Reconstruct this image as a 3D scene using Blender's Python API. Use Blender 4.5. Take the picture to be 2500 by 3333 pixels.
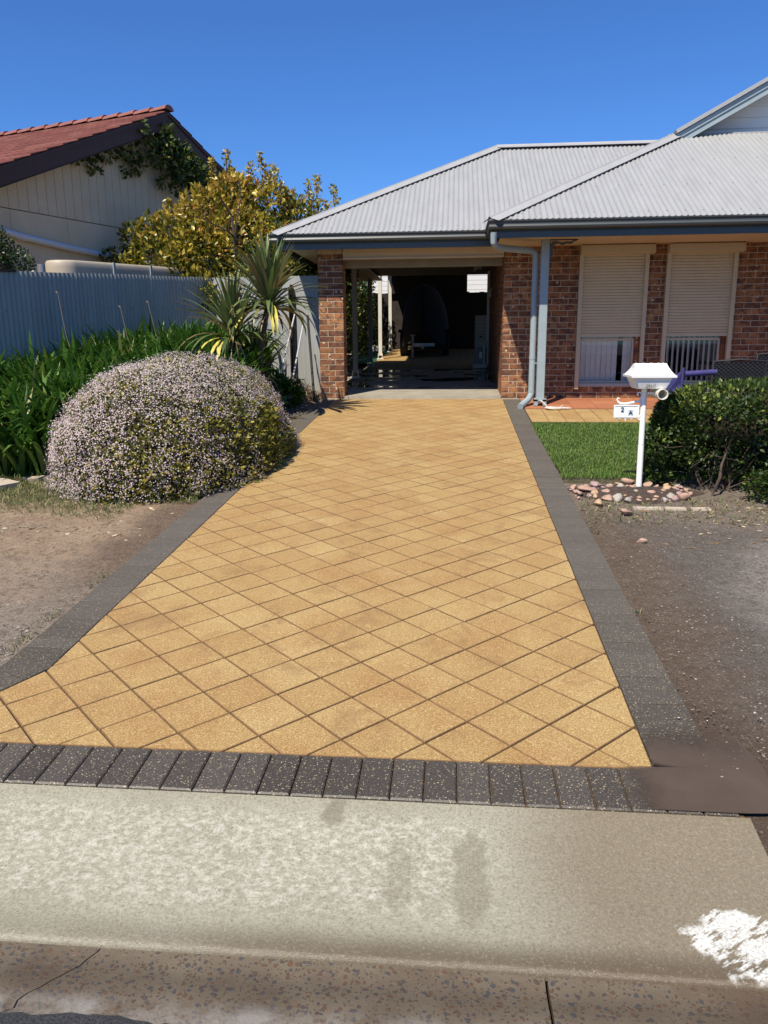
import bpy, math, random
import numpy as np
from math import sin, cos, tan, radians, pi, sqrt, atan2
from mathutils import Matrix, Vector
random.seed(7); RNG = np.random.default_rng(7)
SC = bpy.context.scene; COL = SC.collection
for o in list(bpy.data.objects): bpy.data.objects.remove(o)

# ------------------------------------------------------------------ camera
PITCH, ROLL, YAW, EYE = radians(12.6), radians(.44), radians(5.3), 1.5
f = Vector((-sin(YAW)*cos(PITCH), cos(YAW)*cos(PITCH), -sin(PITCH)))
r = Vector((cos(YAW), sin(YAW), 0)); u = r.cross(f)
r2 = r*cos(ROLL) - u*sin(ROLL); u2 = u*cos(ROLL) + r*sin(ROLL)
cd = bpy.data.cameras.new('camera'); cam = bpy.data.objects.new('camera', cd); COL.objects.link(cam)
m3 = Matrix((r2, u2, -f)).transposed()
cam.matrix_world = Matrix.Translation((0, 0, EYE)) @ m3.to_4x4()
cd.sensor_fit = 'VERTICAL'; cd.sensor_height = 24; cd.lens = 24*2500/3333
cd.clip_start = .05; cd.clip_end = 2000
SC.camera = cam
# ------------------------------------------------------------------ sky, sun, exposure
SUN = Vector((.326, .65, -1)).normalized()          # direction the light travels
ELEV = math.asin(-SUN.z)
w = bpy.data.worlds.new('World'); SC.world = w; w.use_nodes = True
nt = w.node_tree; bg = nt.nodes['Background']
sk = nt.nodes.new('ShaderNodeTexSky'); sk.sky_type = 'NISHITA'; sk.sun_disc = False
sk.sun_elevation = ELEV; sk.sun_rotation = atan2(-SUN.x, -SUN.y)
sk.altitude = 0; sk.air_density = 1.0; sk.dust_density = 0; sk.ozone_density = 3.0
tint = nt.nodes.new('ShaderNodeMix'); tint.data_type = 'RGBA'; tint.blend_type = 'MULTIPLY'; tint.inputs[0].default_value = 1
tint.inputs[7].default_value = (.50, .90, 1.50, 1)
nt.links.new(sk.outputs[0], tint.inputs[6]); nt.links.new(tint.outputs[2], bg.inputs[0]); bg.inputs[1].default_value = .067
sl = bpy.data.lights.new('sun', 'SUN'); sl.energy = 4.9; sl.angle = radians(.53); sl.color = (1, .92, .79)
so = bpy.data.objects.new('sun', sl); COL.objects.link(so)
so.rotation_euler = SUN.to_track_quat('-Z', 'Y').to_euler(); so.location = (-5, -8, 15)
SC.view_settings.view_transform = 'Standard'; SC.view_settings.look = 'None'
SC.view_settings.exposure = .52; SC.view_settings.gamma = 1; SC.view_settings.use_curve_mapping = False
SC.render.engine = 'CYCLES'

# ------------------------------------------------------------------ materials
def sock(nt, v, s):
    if hasattr(v, 'is_output'): nt.links.new(v, s)
    elif isinstance(v, (tuple, list)) and len(v) == 3 and s.type == 'RGBA': s.default_value = (*v, 1)
    elif s.type == 'RGBA' and isinstance(v, (int, float)): s.default_value = (v, v, v, 1)
    else: s.default_value = v
GAIN = {'paver_sand': (.82, .85, .83), 'paver_charcoal': (1.0, .99, .92), 'roof_pale_grey': .56, 'ridge_cap_grey': .56, 'crossing_concrete': (.80, .81, .77), 'exposed_aggregate': .58, 'verge_dirt': 1.1,
        'terracotta': .85, 'fence_zinc': (.98, .93, .84), 'roof_tile_red': .42, 'ridge_tile_red': .50, 'carport_concrete': .75, 'slate_blue_paint': (.50, .42, .33), 'blue_grey_paint': (1.15, 1.06, .92),
        'flower_petal': (.68, .64, .66), 'white_paint': .85, 'tank_beige': .7, 'flagstone_buff': .8, 'stone_pink': .85, 'stone_orange': .8, 'pvc_white': .75, 'grass_blade': 1.15, 'agapanthus_leaf': 1.0, 'twig_dry': .6,
        'wall_board_beige': (.92, .84, .74), 'cream_paint': .9, 'shutter_cream': (.88, .86, .80), 'asphalt': .7, 'bark': .55, 'golden_leaf': .9, 'mortar_cream': .72}
class G:
    def __init__(self, name, rough=.8, metal=0, spec=.5):
        self.m = bpy.data.materials.new(name); self.m.use_nodes = True
        self.nt = self.m.node_tree; self.b = self.nt.nodes['Principled BSDF']
        self.b.inputs['Roughness'].default_value = rough; self.b.inputs['Metallic'].default_value = metal
        self.b.inputs['Specular IOR Level'].default_value = spec
        self.pos = None
    def n(self, t, out=0, _p=None, **k):
        nd = self.nt.nodes.new('ShaderNode'+t)
        for a, v in (_p or {}).items(): setattr(nd, a, v)
        for a, v in k.items():
            key = int(a[1:]) if a[0] == 'i' and a[1:].isdigit() else a.replace('_', ' ')
            sock(self.nt, v, nd.inputs[key])
        return nd.outputs[out]
    def P(self):
        if self.pos is None: self.pos = self.n('NewGeometry', 'Position')
        return self.pos
    def O(self): return self.n('TexCoord', 'Object')
    def rand(self): return self.n('ObjectInfo', 'Random')
    def attr(self, a='rnd'): return self.n('Attribute', 'Fac', {'attribute_name': a})
    def noise(self, scale, vec=None, detail=3, rough=.6, dist=0, out=0):
        return self.n('TexNoise', out, Vector=vec or self.P(), Scale=scale, Detail=detail, Roughness=rough, Distortion=dist)
    def vor(self, scale, vec=None, out=0, rand=1): return self.n('TexVoronoi', out, Vector=vec or self.P(), Scale=scale, Randomness=rand)
    def ramp(self, fac, stops, interp='LINEAR'):
        nd = self.nt.nodes.new('ShaderNodeValToRGB'); sock(self.nt, fac, nd.inputs[0]); cr = nd.color_ramp; cr.interpolation = interp
        while len(cr.elements) < len(stops): cr.elements.new(.5)
        for e, (p, c) in zip(cr.elements, stops):
            e.position = p; e.color = (*c, 1) if isinstance(c, tuple) else (c, c, c, 1)
        return nd.outputs[0]
    def mix(self, fac, a, b, mode='MIX'):
        nd = self.nt.nodes.new('ShaderNodeMix'); nd.data_type = 'RGBA'; nd.blend_type = mode
        sock(self.nt, fac, nd.inputs[0]); sock(self.nt, a, nd.inputs[6]); sock(self.nt, b, nd.inputs[7]); return nd.outputs[2]
    def ma(self, op, a, b=0., c=0.):
        return self.n('Math', 0, {'operation': op}, i0=a, i1=b, i2=c)
    def va(self, a, b): return self.n('VectorMath', 0, {'operation': 'ADD'}, i0=a, i1=b)
    def vmul(self, a, b): return self.n('VectorMath', 0, {'operation': 'MULTIPLY'}, i0=a, i1=b)
    def sep(self, v=None):
        nd = self.nt.nodes.new('ShaderNodeSeparateXYZ'); self.nt.links.new(v or self.P(), nd.inputs[0]); return nd.outputs
    def sm(self, x, a, b):      # smoothstep 0..1 from a to b
        nd = self.nt.nodes.new('ShaderNodeMapRange'); nd.interpolation_type = 'SMOOTHSTEP'
        sock(self.nt, x, nd.inputs[0]); nd.inputs[1].default_value = a; nd.inputs[2].default_value = b; return nd.outputs[0]
    def bump(self, h, strength=.3, dist=.003):
        self.nt.links.new(self.n('Bump', 0, Height=h, Strength=strength, Distance=dist), self.b.inputs['Normal'])
    def set(self, col=None, rough=None):
        k = GAIN.get(self.m.name.split('.')[0])
        if col is not None and k: col = self.mix(1., col, (k, k, k) if not isinstance(k, tuple) else k, 'MULTIPLY')
        if col is not None: sock(self.nt, col, self.b.inputs['Base Color'])
        if rough is not None: sock(self.nt, rough, self.b.inputs['Roughness'])
        return self.m
    def translucent(self, col, amt=.3):
        tr = self.nt.nodes.new('ShaderNodeBsdfTranslucent'); sock(self.nt, col, tr.inputs[0])
        mx = self.nt.nodes.new('ShaderNodeMixShader'); mx.inputs[0].default_value = amt
        out = self.nt.nodes['Material Output']
        self.nt.links.new(self.b.outputs[0], mx.inputs[1]); self.nt.links.new(tr.outputs[0], mx.inputs[2])
        self.nt.links.new(mx.outputs[0], out.inputs[0])
def plain(name, col, rough=.6, metal=0, var=.12, scale=6, bump=.05, bscale=60, spec=.5):
    g = G(name, rough, metal, spec)
    n = g.noise(scale, detail=5)
    c = g.ramp(n, [(.3, tuple(x*(1-var) for x in col)), (.7, tuple(min(1, x*(1+var)) for x in col))])
    g.bump(g.noise(bscale), bump, .002); return g.set(c)
def leafmat(name, stops, rough=.45, trans=.3, spec=.4):
    g = G(name, rough, 0, spec); c = g.ramp(g.attr(), stops); g.set(c); g.translucent(c, trans); return g.m
M = {}
def paver_mat():
    g = G('paver_sand', .85, spec=.3)
    R = g.rand(); base = g.ramp(R, [(0, (.45, .285, .105)), (.35, (.49, .325, .125)), (.8, (.52, .35, .138)), (1, (.56, .39, .165))])
    c = g.mix(g.sm(g.noise(2.2, detail=4), .35, .75), base, (.40, .22, .075))
    s1 = g.noise(150, detail=4, rough=.75); s2 = g.vor(190)
    c = g.mix(g.ramp(s1, [(.35, .75), (.6, 0.)]), c, (.25, .13, .05))
    c = g.mix(g.ma('MULTIPLY', g.ramp(s1, [(.52, 0.), (.7, .75)]), 1.), c, (.80, .60, .33))
    c = g.mix(g.ma('MULTIPLY', g.ramp(g.noise(3.5, detail=6, rough=.7, dist=.6), [(.54, 0.), (.66, .8)]), .7), c, (.27, .15, .065))
    g.bump(g.ma('ADD', s1, g.ma('MULTIPLY', s2, .5)), .6, .004); return g.set(c)
def dark_paver():
    g = G('paver_charcoal', .8, spec=.35)
    R = g.rand(); base = g.ramp(R, [(0, (.062, .052, .043)), (1, (.095, .082, .070))])
    s = g.noise(170, detail=3, rough=.7)
    c = g.mix(g.ramp(s, [(.4, .7), (.55, 0.)]), base, (.03, .028, .027))
    v = g.vor(120, out='Distance'); gate = g.ramp(g.noise(90, detail=2), [(.49, 0.), (.57, 1.)])
    c = g.mix(g.ma('MULTIPLY', gate, g.ramp(v, [(.12, .9), (.38, 0.)])), c, (.55, .45, .28))
    y = g.sep()[1]
    c = g.mix(g.ma('MULTIPLY', g.sm(y, 2.4, 5.0), .45), c, (.12, .108, .096))
    rg = g.mix(g.sm(y, 2.9, 2.3), .85, .38)
    g.bump(s, .5, .003); return g.set(c, rg)
M['paver'] = paver_mat(); M['dpaver'] = dark_paver()
M['pedge'] = plain('paver_dirty_edge', (.20, .115, .048), .95, var=.3, scale=60)
M['joint'] = plain('joint_sand', (.085, .048, .022), .95, var=.3, scale=40, bump=.4)
def brick_mat():
    g = G('brick_red', .85, spec=.25)
    off = g.n('CombineXYZ', 0, X=g.ma('MULTIPLY', g.rand(), 37.), Y=g.ma('MULTIPLY', g.rand(), 91.)); P = g.va(g.P(), off)
    c = g.ramp(g.rand(), [(0, (.15, .066, .034)), (.25, (.27, .115, .048)), (.5, (.38, .17, .072)), (.75, (.22, .095, .045)), (.88, (.32, .15, .065)), (1, (.44, .22, .098))])
    n = g.noise(9, P, detail=4, rough=.6)
    c = g.mix(g.ramp(n, [(.47, 0.), (.58, .85)]), c, (.075, .04, .032))
    c = g.mix(g.ramp(g.noise(60, P), [(.4, .5), (.55, 0.)]), c, (.12, .05, .03))
    vd = g.vor(13, P); vc = g.sep(g.vor(13, P, out='Color')); c = g.mix(g.ma('MULTIPLY', g.ramp(g.ma('ADD', vd, g.ma('MULTIPLY', g.noise(50, P), .14)), [(.25, .85), (.33, 0.)]), g.ma('GREATER_THAN', vc[0], .72)), c, (.55, .42, .30))
    g.bump(g.noise(90, P), .5, .004); return g.set(c)
M['brick'] = brick_mat()
M['mortar'] = plain('mortar_cream', (.62, .50, .34), .95, bump=.3, var=.15, scale=14)
M['mortar_d'] = plain('joint_grey', (.13, .12, .11), .95, bump=.3)
def roof_mat(name, col):
    g = G(name, .45, 0, .4); n = g.noise(1.5, g.vmul(g.P(), (5., 1., 1.)), detail=6, rough=.65)
    c = g.ramp(n, [(.3, tuple(x*.90 for x in col)), (.7, tuple(x*1.05 for x in col))])
    c = g.mix(g.ramp(g.noise(25, detail=5), [(.62, 0.), (.75, .35)]), c, tuple(x*.7 for x in col)); return g.set(c)
M['roof'] = roof_mat('roof_pale_grey', (.56, .565, .55)); M['cap'] = roof_mat('ridge_cap_grey', (.60, .60, .585))
M['blue'] = plain('slate_blue_paint', (.115, .15, .19), .38, var=.06, bump=.02)
M['bluelt'] = plain('blue_grey_paint', (.24, .31, .37), .45, var=.06, bump=.02)
M['cream'] = plain('cream_paint', (.58, .47, .33), .6, var=.05, bump=.03)
M['shutter'] = plain('shutter_cream', (.56, .47, .32), .42, var=.05, bump=.02)
M['alu'] = plain('window_frame', (.50, .42, .31), .5, var=.05, bump=.02)
M['white'] = plain('white_paint', (.80, .79, .76), .45, var=.03, bump=.03)
M['letter'] = plain('letterbox_plastic', (.80, .80, .77), .35, var=.02, bump=.02)
M['post'] = plain('post_paint', (.60, .57, .50), .6, var=.07, bump=.05)
M['ceil'] = plain('ceiling_lining', (.16, .14, .11), .8)  # darker than the post paint: carport shade put into the colour
M['post2'] = plain('post_paint_shaded', (.30, .27, .22), .7)  # darkened copy of the post paint, with carport shade in its colour
M['rafter'] = plain('rafter_paint', (.40, .37, .30), .7, var=.1)
M['black'] = plain('black_print', (.02, .02, .03), .6, var=.1)
M['ghost'] = plain('faded_print', (.35, .30, .12), .8, var=.3, scale=60)
M['bluetab'] = plain('number_sticker', (.42, .50, .56), .5, var=.05)
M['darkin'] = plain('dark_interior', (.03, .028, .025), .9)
M['wood'] = plain('dark_timber', (.022, .016, .012), .9, var=.4, scale=8, bump=.3)
M['cover'] = plain('boat_cover', (.003, .003, .003), 1., var=.2)
M['rubber'] = plain('rubber', (.015, .015, .015), .8)
M['galv'] = plain('galvanised', (.35, .36, .37), .45, .6, var=.1)
M['acbox'] = plain('heater_case', (.20, .18, .15), .5, var=.04)
M['tank'] = plain('tank_beige', (.55, .47, .36), .55, var=.06)
M['pvc'] = plain('pvc_white', (.72, .74, .78), .4, var=.03)
M['barge'] = plain('barge_brown', (.055, .020, .012), .6, var=.15)
M['board'] = plain('wall_board_beige', (.68, .58, .43), .75, var=.08, scale=2)
M['batten'] = plain('batten_beige', (.30, .24, .17), .75, var=.1)
def tile_mat():
    g = G('roof_tile_red', .7); c = g.ramp(g.rand(), [(0, (.30, .075, .045)), (.5, (.40, .11, .065)), (1, (.48, .17, .11))])
    c = g.mix(g.ramp(g.noise(14, detail=5), [(.5, 0.), (.75, .5)]), c, (.20, .07, .05)); g.bump(g.noise(60), .4); return g.set(c)
M['rtile'] = tile_mat(); M['ridge_r'] = plain('ridge_tile_red', (.46, .16, .11), .7, var=.2)
def fence_mat():
    g = G('fence_zinc', .5, .0, .35); p = g.P()
    n = g.noise(1.2, g.vmul(p, (3., 3., .5)), detail=7, rough=.7)
    c = g.ramp(n, [(.3, (.25, .27, .29)), (.7, (.34, .365, .39))])
    c = g.mix(g.ramp(g.noise(4, detail=8, rough=.75, dist=1), [(.64, 0.), (.72, .55)]), c, (.12, .13, .15)); return g.set(c)
M['fence'] = fence_mat()
def terra():
    g = G('terracotta', .55); c = g.ramp(g.rand(), [(0, (.36, .135, .065)), (.5, (.44, .17, .08)), (1, (.50, .21, .10))])
    c = g.mix(g.ramp(g.noise(6, detail=5), [(.5, 0.), (.75, .4)]), c, (.30, .09, .04)); g.bump(g.noise(80), .1); return g.set(c)
M['terra'] = terra()
def glass():
    g = G('window_glass', .02); nt = g.nt; t = nt.nodes.new('ShaderNodeBsdfTransparent'); t.inputs[0].default_value = (.86, .88, .88, 1)
    gl = nt.nodes.new('ShaderNodeBsdfGlossy'); gl.inputs['Roughness'].default_value = .02
    mx = nt.nodes.new('ShaderNodeMixShader'); mx.inputs[0].default_value = .05
    nt.links.new(t.outputs[0], mx.inputs[1]); nt.links.new(gl.outputs[0], mx.inputs[2]); nt.links.new(mx.outputs[0], nt.nodes['Material Output'].inputs[0]); return g.m
M['glass'] = glass()
M['blind'] = plain('blind_fabric', (.86, .83, .77), .8, var=.04)
M['blindd'] = plain('blind_fabric_grey', (.36, .35, .33), .8, var=.04)
M['purple'] = plain('navy_fabric', (.035, .03, .13), .75, var=.2, scale=12)
M['wicker'] = plain('black_wicker', (.018, .015, .014), .5, var=.3, scale=60)
M['rope'] = plain('white_rope', (.62, .58, .52), .9)
M['soil'] = plain('bed_soil', (.055, .036, .026), .95, var=.5, scale=25, bump=.8, bscale=90)
def stone_mat(name, a, b):
    g = G(name, .75); c = g.mix(g.noise(9, detail=5), a, b); c = g.mix(g.ramp(g.noise(60), [(.55, 0.), (.7, .5)]), c, (.6, .5, .42))
    g.bump(g.noise(45, detail=5), .5, .006); return g.set(c)
M['stone0'] = stone_mat('stone_pink', (.36, .21, .15), (.52, .34, .24)); M['stone1'] = stone_mat('stone_grey', (.26, .23, .19), (.40, .36, .30))
M['stone2'] = stone_mat('stone_orange', (.48, .28, .14), (.60, .42, .26)); M['stone3'] = stone_mat('stone_mauve', (.28, .17, .16), (.38, .26, .24))
M['flag'] = stone_mat('flagstone_buff', (.50, .42, .32), (.62, .52, .40))
M['bark'] = plain('bark', (.14, .10, .07), .95, var=.4, scale=20, bump=.8)
M['twig'] = plain('twig_dry', (.24, .17, .12), .9, var=.3, scale=20)
M['pole'] = plain('metal_pole', (.55, .56, .56), .4, .3)
# ground: dirt on both verges
def ground_mat():
    g = G('verge_dirt', .9, spec=.25); s = g.sep(); x, y = s[0], s[1]
    wob = g.ma('MULTIPLY', g.ma('SUBTRACT', g.noise(1.6, detail=5, dist=.4), .5), 1.5)
    tan_ = g.ramp(g.noise(5, detail=8, rough=.7), [(.3, (.27, .185, .115)), (.7, (.42, .31, .205))])
    wet = g.ramp(g.noise(7, detail=8, rough=.7), [(.3, (.11, .076, .050)), (.7, (.17, .125, .088))])
    dry = g.ramp(g.noise(30, detail=6, rough=.7), [(.3, (.25, .215, .18)), (.7, (.40, .36, .31))])
    grav = g.ramp(g.noise(80, detail=4, rough=.8), [(.35, (.085, .075, .064)), (.65, (.20, .182, .155))])
    # left: dirt, wetter beside the edging
    dl = g.ma('ADD', g.ma('MULTIPLY', g.ma('ADD', x, 2.12), -1.), g.ma('MULTIPLY', wob, .5))
    left = g.mix(g.ma('MULTIPLY', g.sm(dl, .42, .08), .8), tan_, (.13, .088, .058))
    left = g.mix(g.sm(g.ma('ADD', y, wob), 4.9, 3.6), left, g.mix(g.noise(60, detail=5), (.21, .16, .115), (.38, .32, .25)))
    # right: wet fans out from the edging, pale dry patch further right
    dx = g.ma('ADD', g.ma('SUBTRACT', x, .95), g.ma('MULTIPLY', wob, .9))
    dxy = g.ma('ADD', dx, g.ma('MULTIPLY', g.ma('ABSOLUTE', g.ma('SUBTRACT', y, 4.15)), -.55))
    right = g.mix(g.ma('MULTIPLY', g.sm(dx, .15, .65), .8), wet, grav)
    right = g.mix(g.ma('MULTIPLY', g.sm(dxy, .35, .95), .75), right, dry)
    right = g.mix(g.ma('MULTIPLY', g.sm(g.ma('ADD', y, g.ma('MULTIPLY', g.ma('SUBTRACT', x, 1.), .35)), 5.65, 6.1), .7), right, (.24, .19, .145))
    c = g.mix(g.sm(x, -.5, .5), left, right); c = g.mix(g.ma('MULTIPLY', g.ma('MULTIPLY', g.sm(x, .8, .9), g.sm(g.ma('ADD', g.ma('ADD', y, x), wob), 4.35, 3.9)), .85), c, (.105, .073, .050))
    sp = g.vor(70, out='Color'); spd = g.vor(70)
    c = g.mix(g.ma('MULTIPLY', g.ma('GREATER_THAN', g.sep(sp)[0], .86), g.ramp(spd, [(.2, .45), (.45, 0.)])), c, (.45, .4, .33))
    grit = g.noise(150, detail=5, rough=.85); cl_ = g.noise(22, detail=6, rough=.75)
    c = g.mix(g.ramp(grit, [(.36, .75), (.52, 0.)]), c, (.045, .032, .022)); c = g.mix(g.ramp(grit, [(.56, 0.), (.72, .5)]), c, (.50, .44, .36))
    c = g.mix(g.ramp(cl_, [(.38, .55), (.50, 0.)]), c, (.08, .055, .036))
    g.bump(g.ma('ADD', g.noise(60, detail=6, rough=.8), g.ma('MULTIPLY', g.noise(9, detail=4), 1.5)), 1., .02)
    return g.set(c)
M['ground'] = ground_mat()
def concrete_mat():
    g = G('crossing_concrete', .8, spec=.3); s = g.sep(); x, y = s[0], s[1]
    big = g.noise(1.3, detail=5, dist=.3)
    base = g.ramp(big, [(.35, (.33, .305, .23)), (.65, (.40, .375, .295))])
    base = g.mix(g.sm(g.ma('ADD', x, g.ma('MULTIPLY', big, .5)), .35, .75), base, (.25, .205, .145))       # browner to the right
    mott = g.noise(34, g.vmul(g.P(), (1., 1.3, 1.)), detail=7, rough=.72); big2 = g.noise(2.6, detail=3)
    dryl = g.ma('MULTIPLY', g.sm(g.ma('ADD', x, g.ma('MULTIPLY', g.ma('SUBTRACT', big2, .5), 1.2)), .45, -.35), g.ma('MULTIPLY', g.sm(y, 1.80, 1.93), g.sm(y, 2.32, 2.22)))
    c = g.mix(g.ma('MULTIPLY', g.ma('MULTIPLY', g.ramp(mott, [(.44, .0), (.66, 1.)]), dryl), .62), base, (.78, .75, .67))
    # damp drips with their own outline
    def blob(cx, cy, rx, ry, amt, col):
        nonlocal c
        d = g.n('VectorMath', 'Value', {'operation': 'LENGTH'}, i0=g.vmul(g.va(g.P(), (-cx, -cy, 0.)), (1/rx, 1/ry, 0.)))
        d = g.ma('ADD', d, g.ma('MULTIPLY', g.ma('SUBTRACT', g.noise(9, detail=7, rough=.7), .5), 1.9))
        c = g.mix(g.ma('MULTIPLY', g.sm(d, 1.05, .6), amt), c, col)
    blob(-.385, 2.27, .05, .07, .8, (.24, .215, .155)); blob(-.15, 2.03, .05, .17, .5, (.26, .235, .17)); blob(.07, 2.05, .065, .22, .7, (.25, .225, .165))
    lip = g.ma('MULTIPLY', g.sm(g.ma('ADD', y, g.ma('MULTIPLY', big, .06)), 1.87, 1.77), g.sm(x, -1.6, -.1))
    c = g.mix(g.ma('MULTIPLY', lip, .85), c, (.12, .084, .052))
    # pale scuffed patches at the right corner
    ang = g.ma('ADD', g.ma('MULTIPLY', x, -.62), g.ma('MULTIPLY', y, 1.)); stripe = g.noise(1, g.n('CombineXYZ', 0, X=g.ma('MULTIPLY', ang, 20.), Y=g.ma('MULTIPLY', x, 7.)), detail=9, rough=.68)
    dd = g.ma('ADD', g.n('VectorMath', 'Value', {'operation': 'LENGTH'}, i0=g.vmul(g.va(g.P(), (-.80, -1.86, 0.)), (1/.15, 1/.12, 0.))), g.ma('MULTIPLY', g.ma('SUBTRACT', g.noise(12, detail=5), .5), 1.4))
    c = g.mix(g.ma('MULTIPLY', g.ma('MULTIPLY', g.ramp(stripe, [(.46, 0.), (.50, 1.)]), g.sm(dd, 1.1, .85)), .95), c, (.80, .79, .76))
    fine = g.noise(110, detail=6, rough=.9); c = g.mix(g.ramp(fine, [(.38, .7), (.50, 0.)]), c, (.14, .115, .08)); pit = g.noise(300, detail=2); c = g.mix(g.ramp(pit, [(.30, .8), (.38, 0.)]), c, (.08, .06, .04))
    c = g.mix(g.ramp(fine, [(.54, 0.), (.70, .5)]), c, (.62, .58, .50))
    rg = g.mix(g.sm(y, 1.84, 1.76), .75, .22)
    g.bump(g.ma('ADD', fine, g.ma('MULTIPLY', g.noise(30), .6)), .45, .004); return g.set(c, rg)
M['conc'] = concrete_mat()
def gutter_mat():
    g = G('exposed_aggregate', .5, spec=.5); s = g.sep(); y = s[1]; P = g.va(g.P(), g.vmul(g.noise(40, out=1), (.02, .02, .02)))
    base = g.ramp(g.noise(5, detail=6), [(.35, (.155, .115, .070)), (.7, (.235, .19, .125))])
    v = g.vor(58, P); vc = g.sep(g.vor(58, P, out='Color'))
    peb = g.ramp(vc[0], [(0, (.16, .085, .045)), (.25, (.08, .08, .082)), (.5, (.20, .14, .09)), (.75, (.10, .075, .06)), (1, (.13, .132, .138))], 'CONSTANT')
    m = g.ma('MULTIPLY', g.ramp(v, [(.34, 1.), (.42, 0.)]), g.ma('GREATER_THAN', vc[1], .12))
    c = g.mix(g.ma('MULTIPLY', m, .85), base, peb)
    v2 = g.vor(110, P); c2 = g.sep(g.vor(110, P, out='Color'))
    c = g.mix(g.ma('MULTIPLY', g.ramp(v2, [(.3, .9), (.4, 0.)]), g.ma('GREATER_THAN', c2[0], .6)), c, (.10, .07, .045))
    pale = g.ma('MULTIPLY', g.sm(y, 1.585, 1.52), g.ramp(g.noise(7, detail=6, rough=.7), [(.42, 0.), (.62, .8)])); c = g.mix(pale, c, (.42, .39, .34))
    c = g.mix(g.ma('MULTIPLY', g.sm(s[0], .55, .8), .7), c, (.12, .075, .04))
    g.bump(g.ma('ADD', g.noise(140), g.ma('MULTIPLY', m, .6)), .4, .003); return g.set(c)
M['gutterc'] = gutter_mat()
def asphalt():
    g = G('asphalt', .7); v = g.noise(150, detail=3, rough=.8); c = g.ramp(v, [(.4, (.018, .018, .019)), (.7, (.080, .080, .082))]); g.bump(v, .9, .006); return g.set(c)
M['asphalt'] = asphalt()
def slab_mat():
    g = G('carport_concrete', .5); s = g.sep()
    wetm = g.ma('MULTIPLY', g.ramp(g.noise(1.0, g.vmul(g.P(), (.8, 1.6, 1.)), detail=3), [(.47, 0.), (.52, 1.)]), g.sm(s[1], 13., 13.4))
    c = g.ramp(g.noise(4, detail=6), [(.3, (.34, .30, .23)), (.7, (.46, .42, .33))])
    c = g.mix(wetm, c, (.07, .065, .055)); return g.set(c, g.mix(wetm, .7, .03))
M['slab'] = slab_mat()
M['mud'] = (lambda g: (g.bump(g.noise(3), .02), g.set(g.ramp(g.noise(4, detail=5), [(.3, (.14, .098, .066)), (.7, (.175, .125, .088))])))[1])(G('mud_water', .14, spec=.3))
M['lawnsoil'] = plain('lawn_thatch', (.055, .048, .024), .95, var=.4, scale=30, bump=.8)
# foliage
M['grass'] = leafmat('grass_blade', [(0, (.045, .095, .014)), (.5, (.105, .19, .028)), (1, (.20, .28, .06))], .5, .35)
M['drygrass'] = leafmat('grass_weedy', [(0, (.05, .075, .02)), (.5, (.13, .16, .05)), (.8, (.30, .27, .13)), (1, (.48, .40, .22))], .6, .3)
M['agap'] = leafmat('agapanthus_leaf', [(0, (.022, .065, .008)), (.6, (.060, .145, .018)), (.95, (.14, .24, .035)), (1, (.34, .28, .10))], .42, .28, .4)
M['bushleaf'] = leafmat('bush_leaf', [(0, (.04, .06, .01)), (.4, (.13, .14, .02)), (1, (.42, .33, .04))], .5, .3)
M['flower'] = leafmat('flower_petal', [(0, (.50, .36, .50)), (.25, (.70, .55, .60)), (.6, (.82, .70, .66)), (1, (.88, .82, .72))], .7, .25)
M['core'] = plain('shrub_twigs', (.035, .026, .016), .95, var=.5, scale=30, bump=1)
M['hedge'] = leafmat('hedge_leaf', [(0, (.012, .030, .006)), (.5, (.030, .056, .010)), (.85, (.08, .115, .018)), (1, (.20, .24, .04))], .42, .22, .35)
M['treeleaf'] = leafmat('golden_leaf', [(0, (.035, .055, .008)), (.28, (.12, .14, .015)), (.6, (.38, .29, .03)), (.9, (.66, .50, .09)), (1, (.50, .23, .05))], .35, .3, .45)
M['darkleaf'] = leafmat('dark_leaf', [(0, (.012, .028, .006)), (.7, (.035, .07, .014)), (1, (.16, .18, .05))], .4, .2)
M['vine'] = leafmat('vine_leaf', [(0, (.02, .045, .008)), (.6, (.06, .10, .015)), (1, (.28, .26, .06))], .4, .25)
M['cordy'] = leafmat('cordyline_leaf', [(0, (.06, .095, .028)), (.45, (.15, .20, .065)), (.8, (.20, .18, .075)), (1, (.26, .17, .09))], .38, .25, .45)
M['yellow'] = plain('yellow_leaf', (.44, .37, .07), .5, var=.2)
M['straw'] = leafmat('straw', [(0, (.20, .13, .08)), (1, (.58, .44, .27))], .8, .1)

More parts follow.
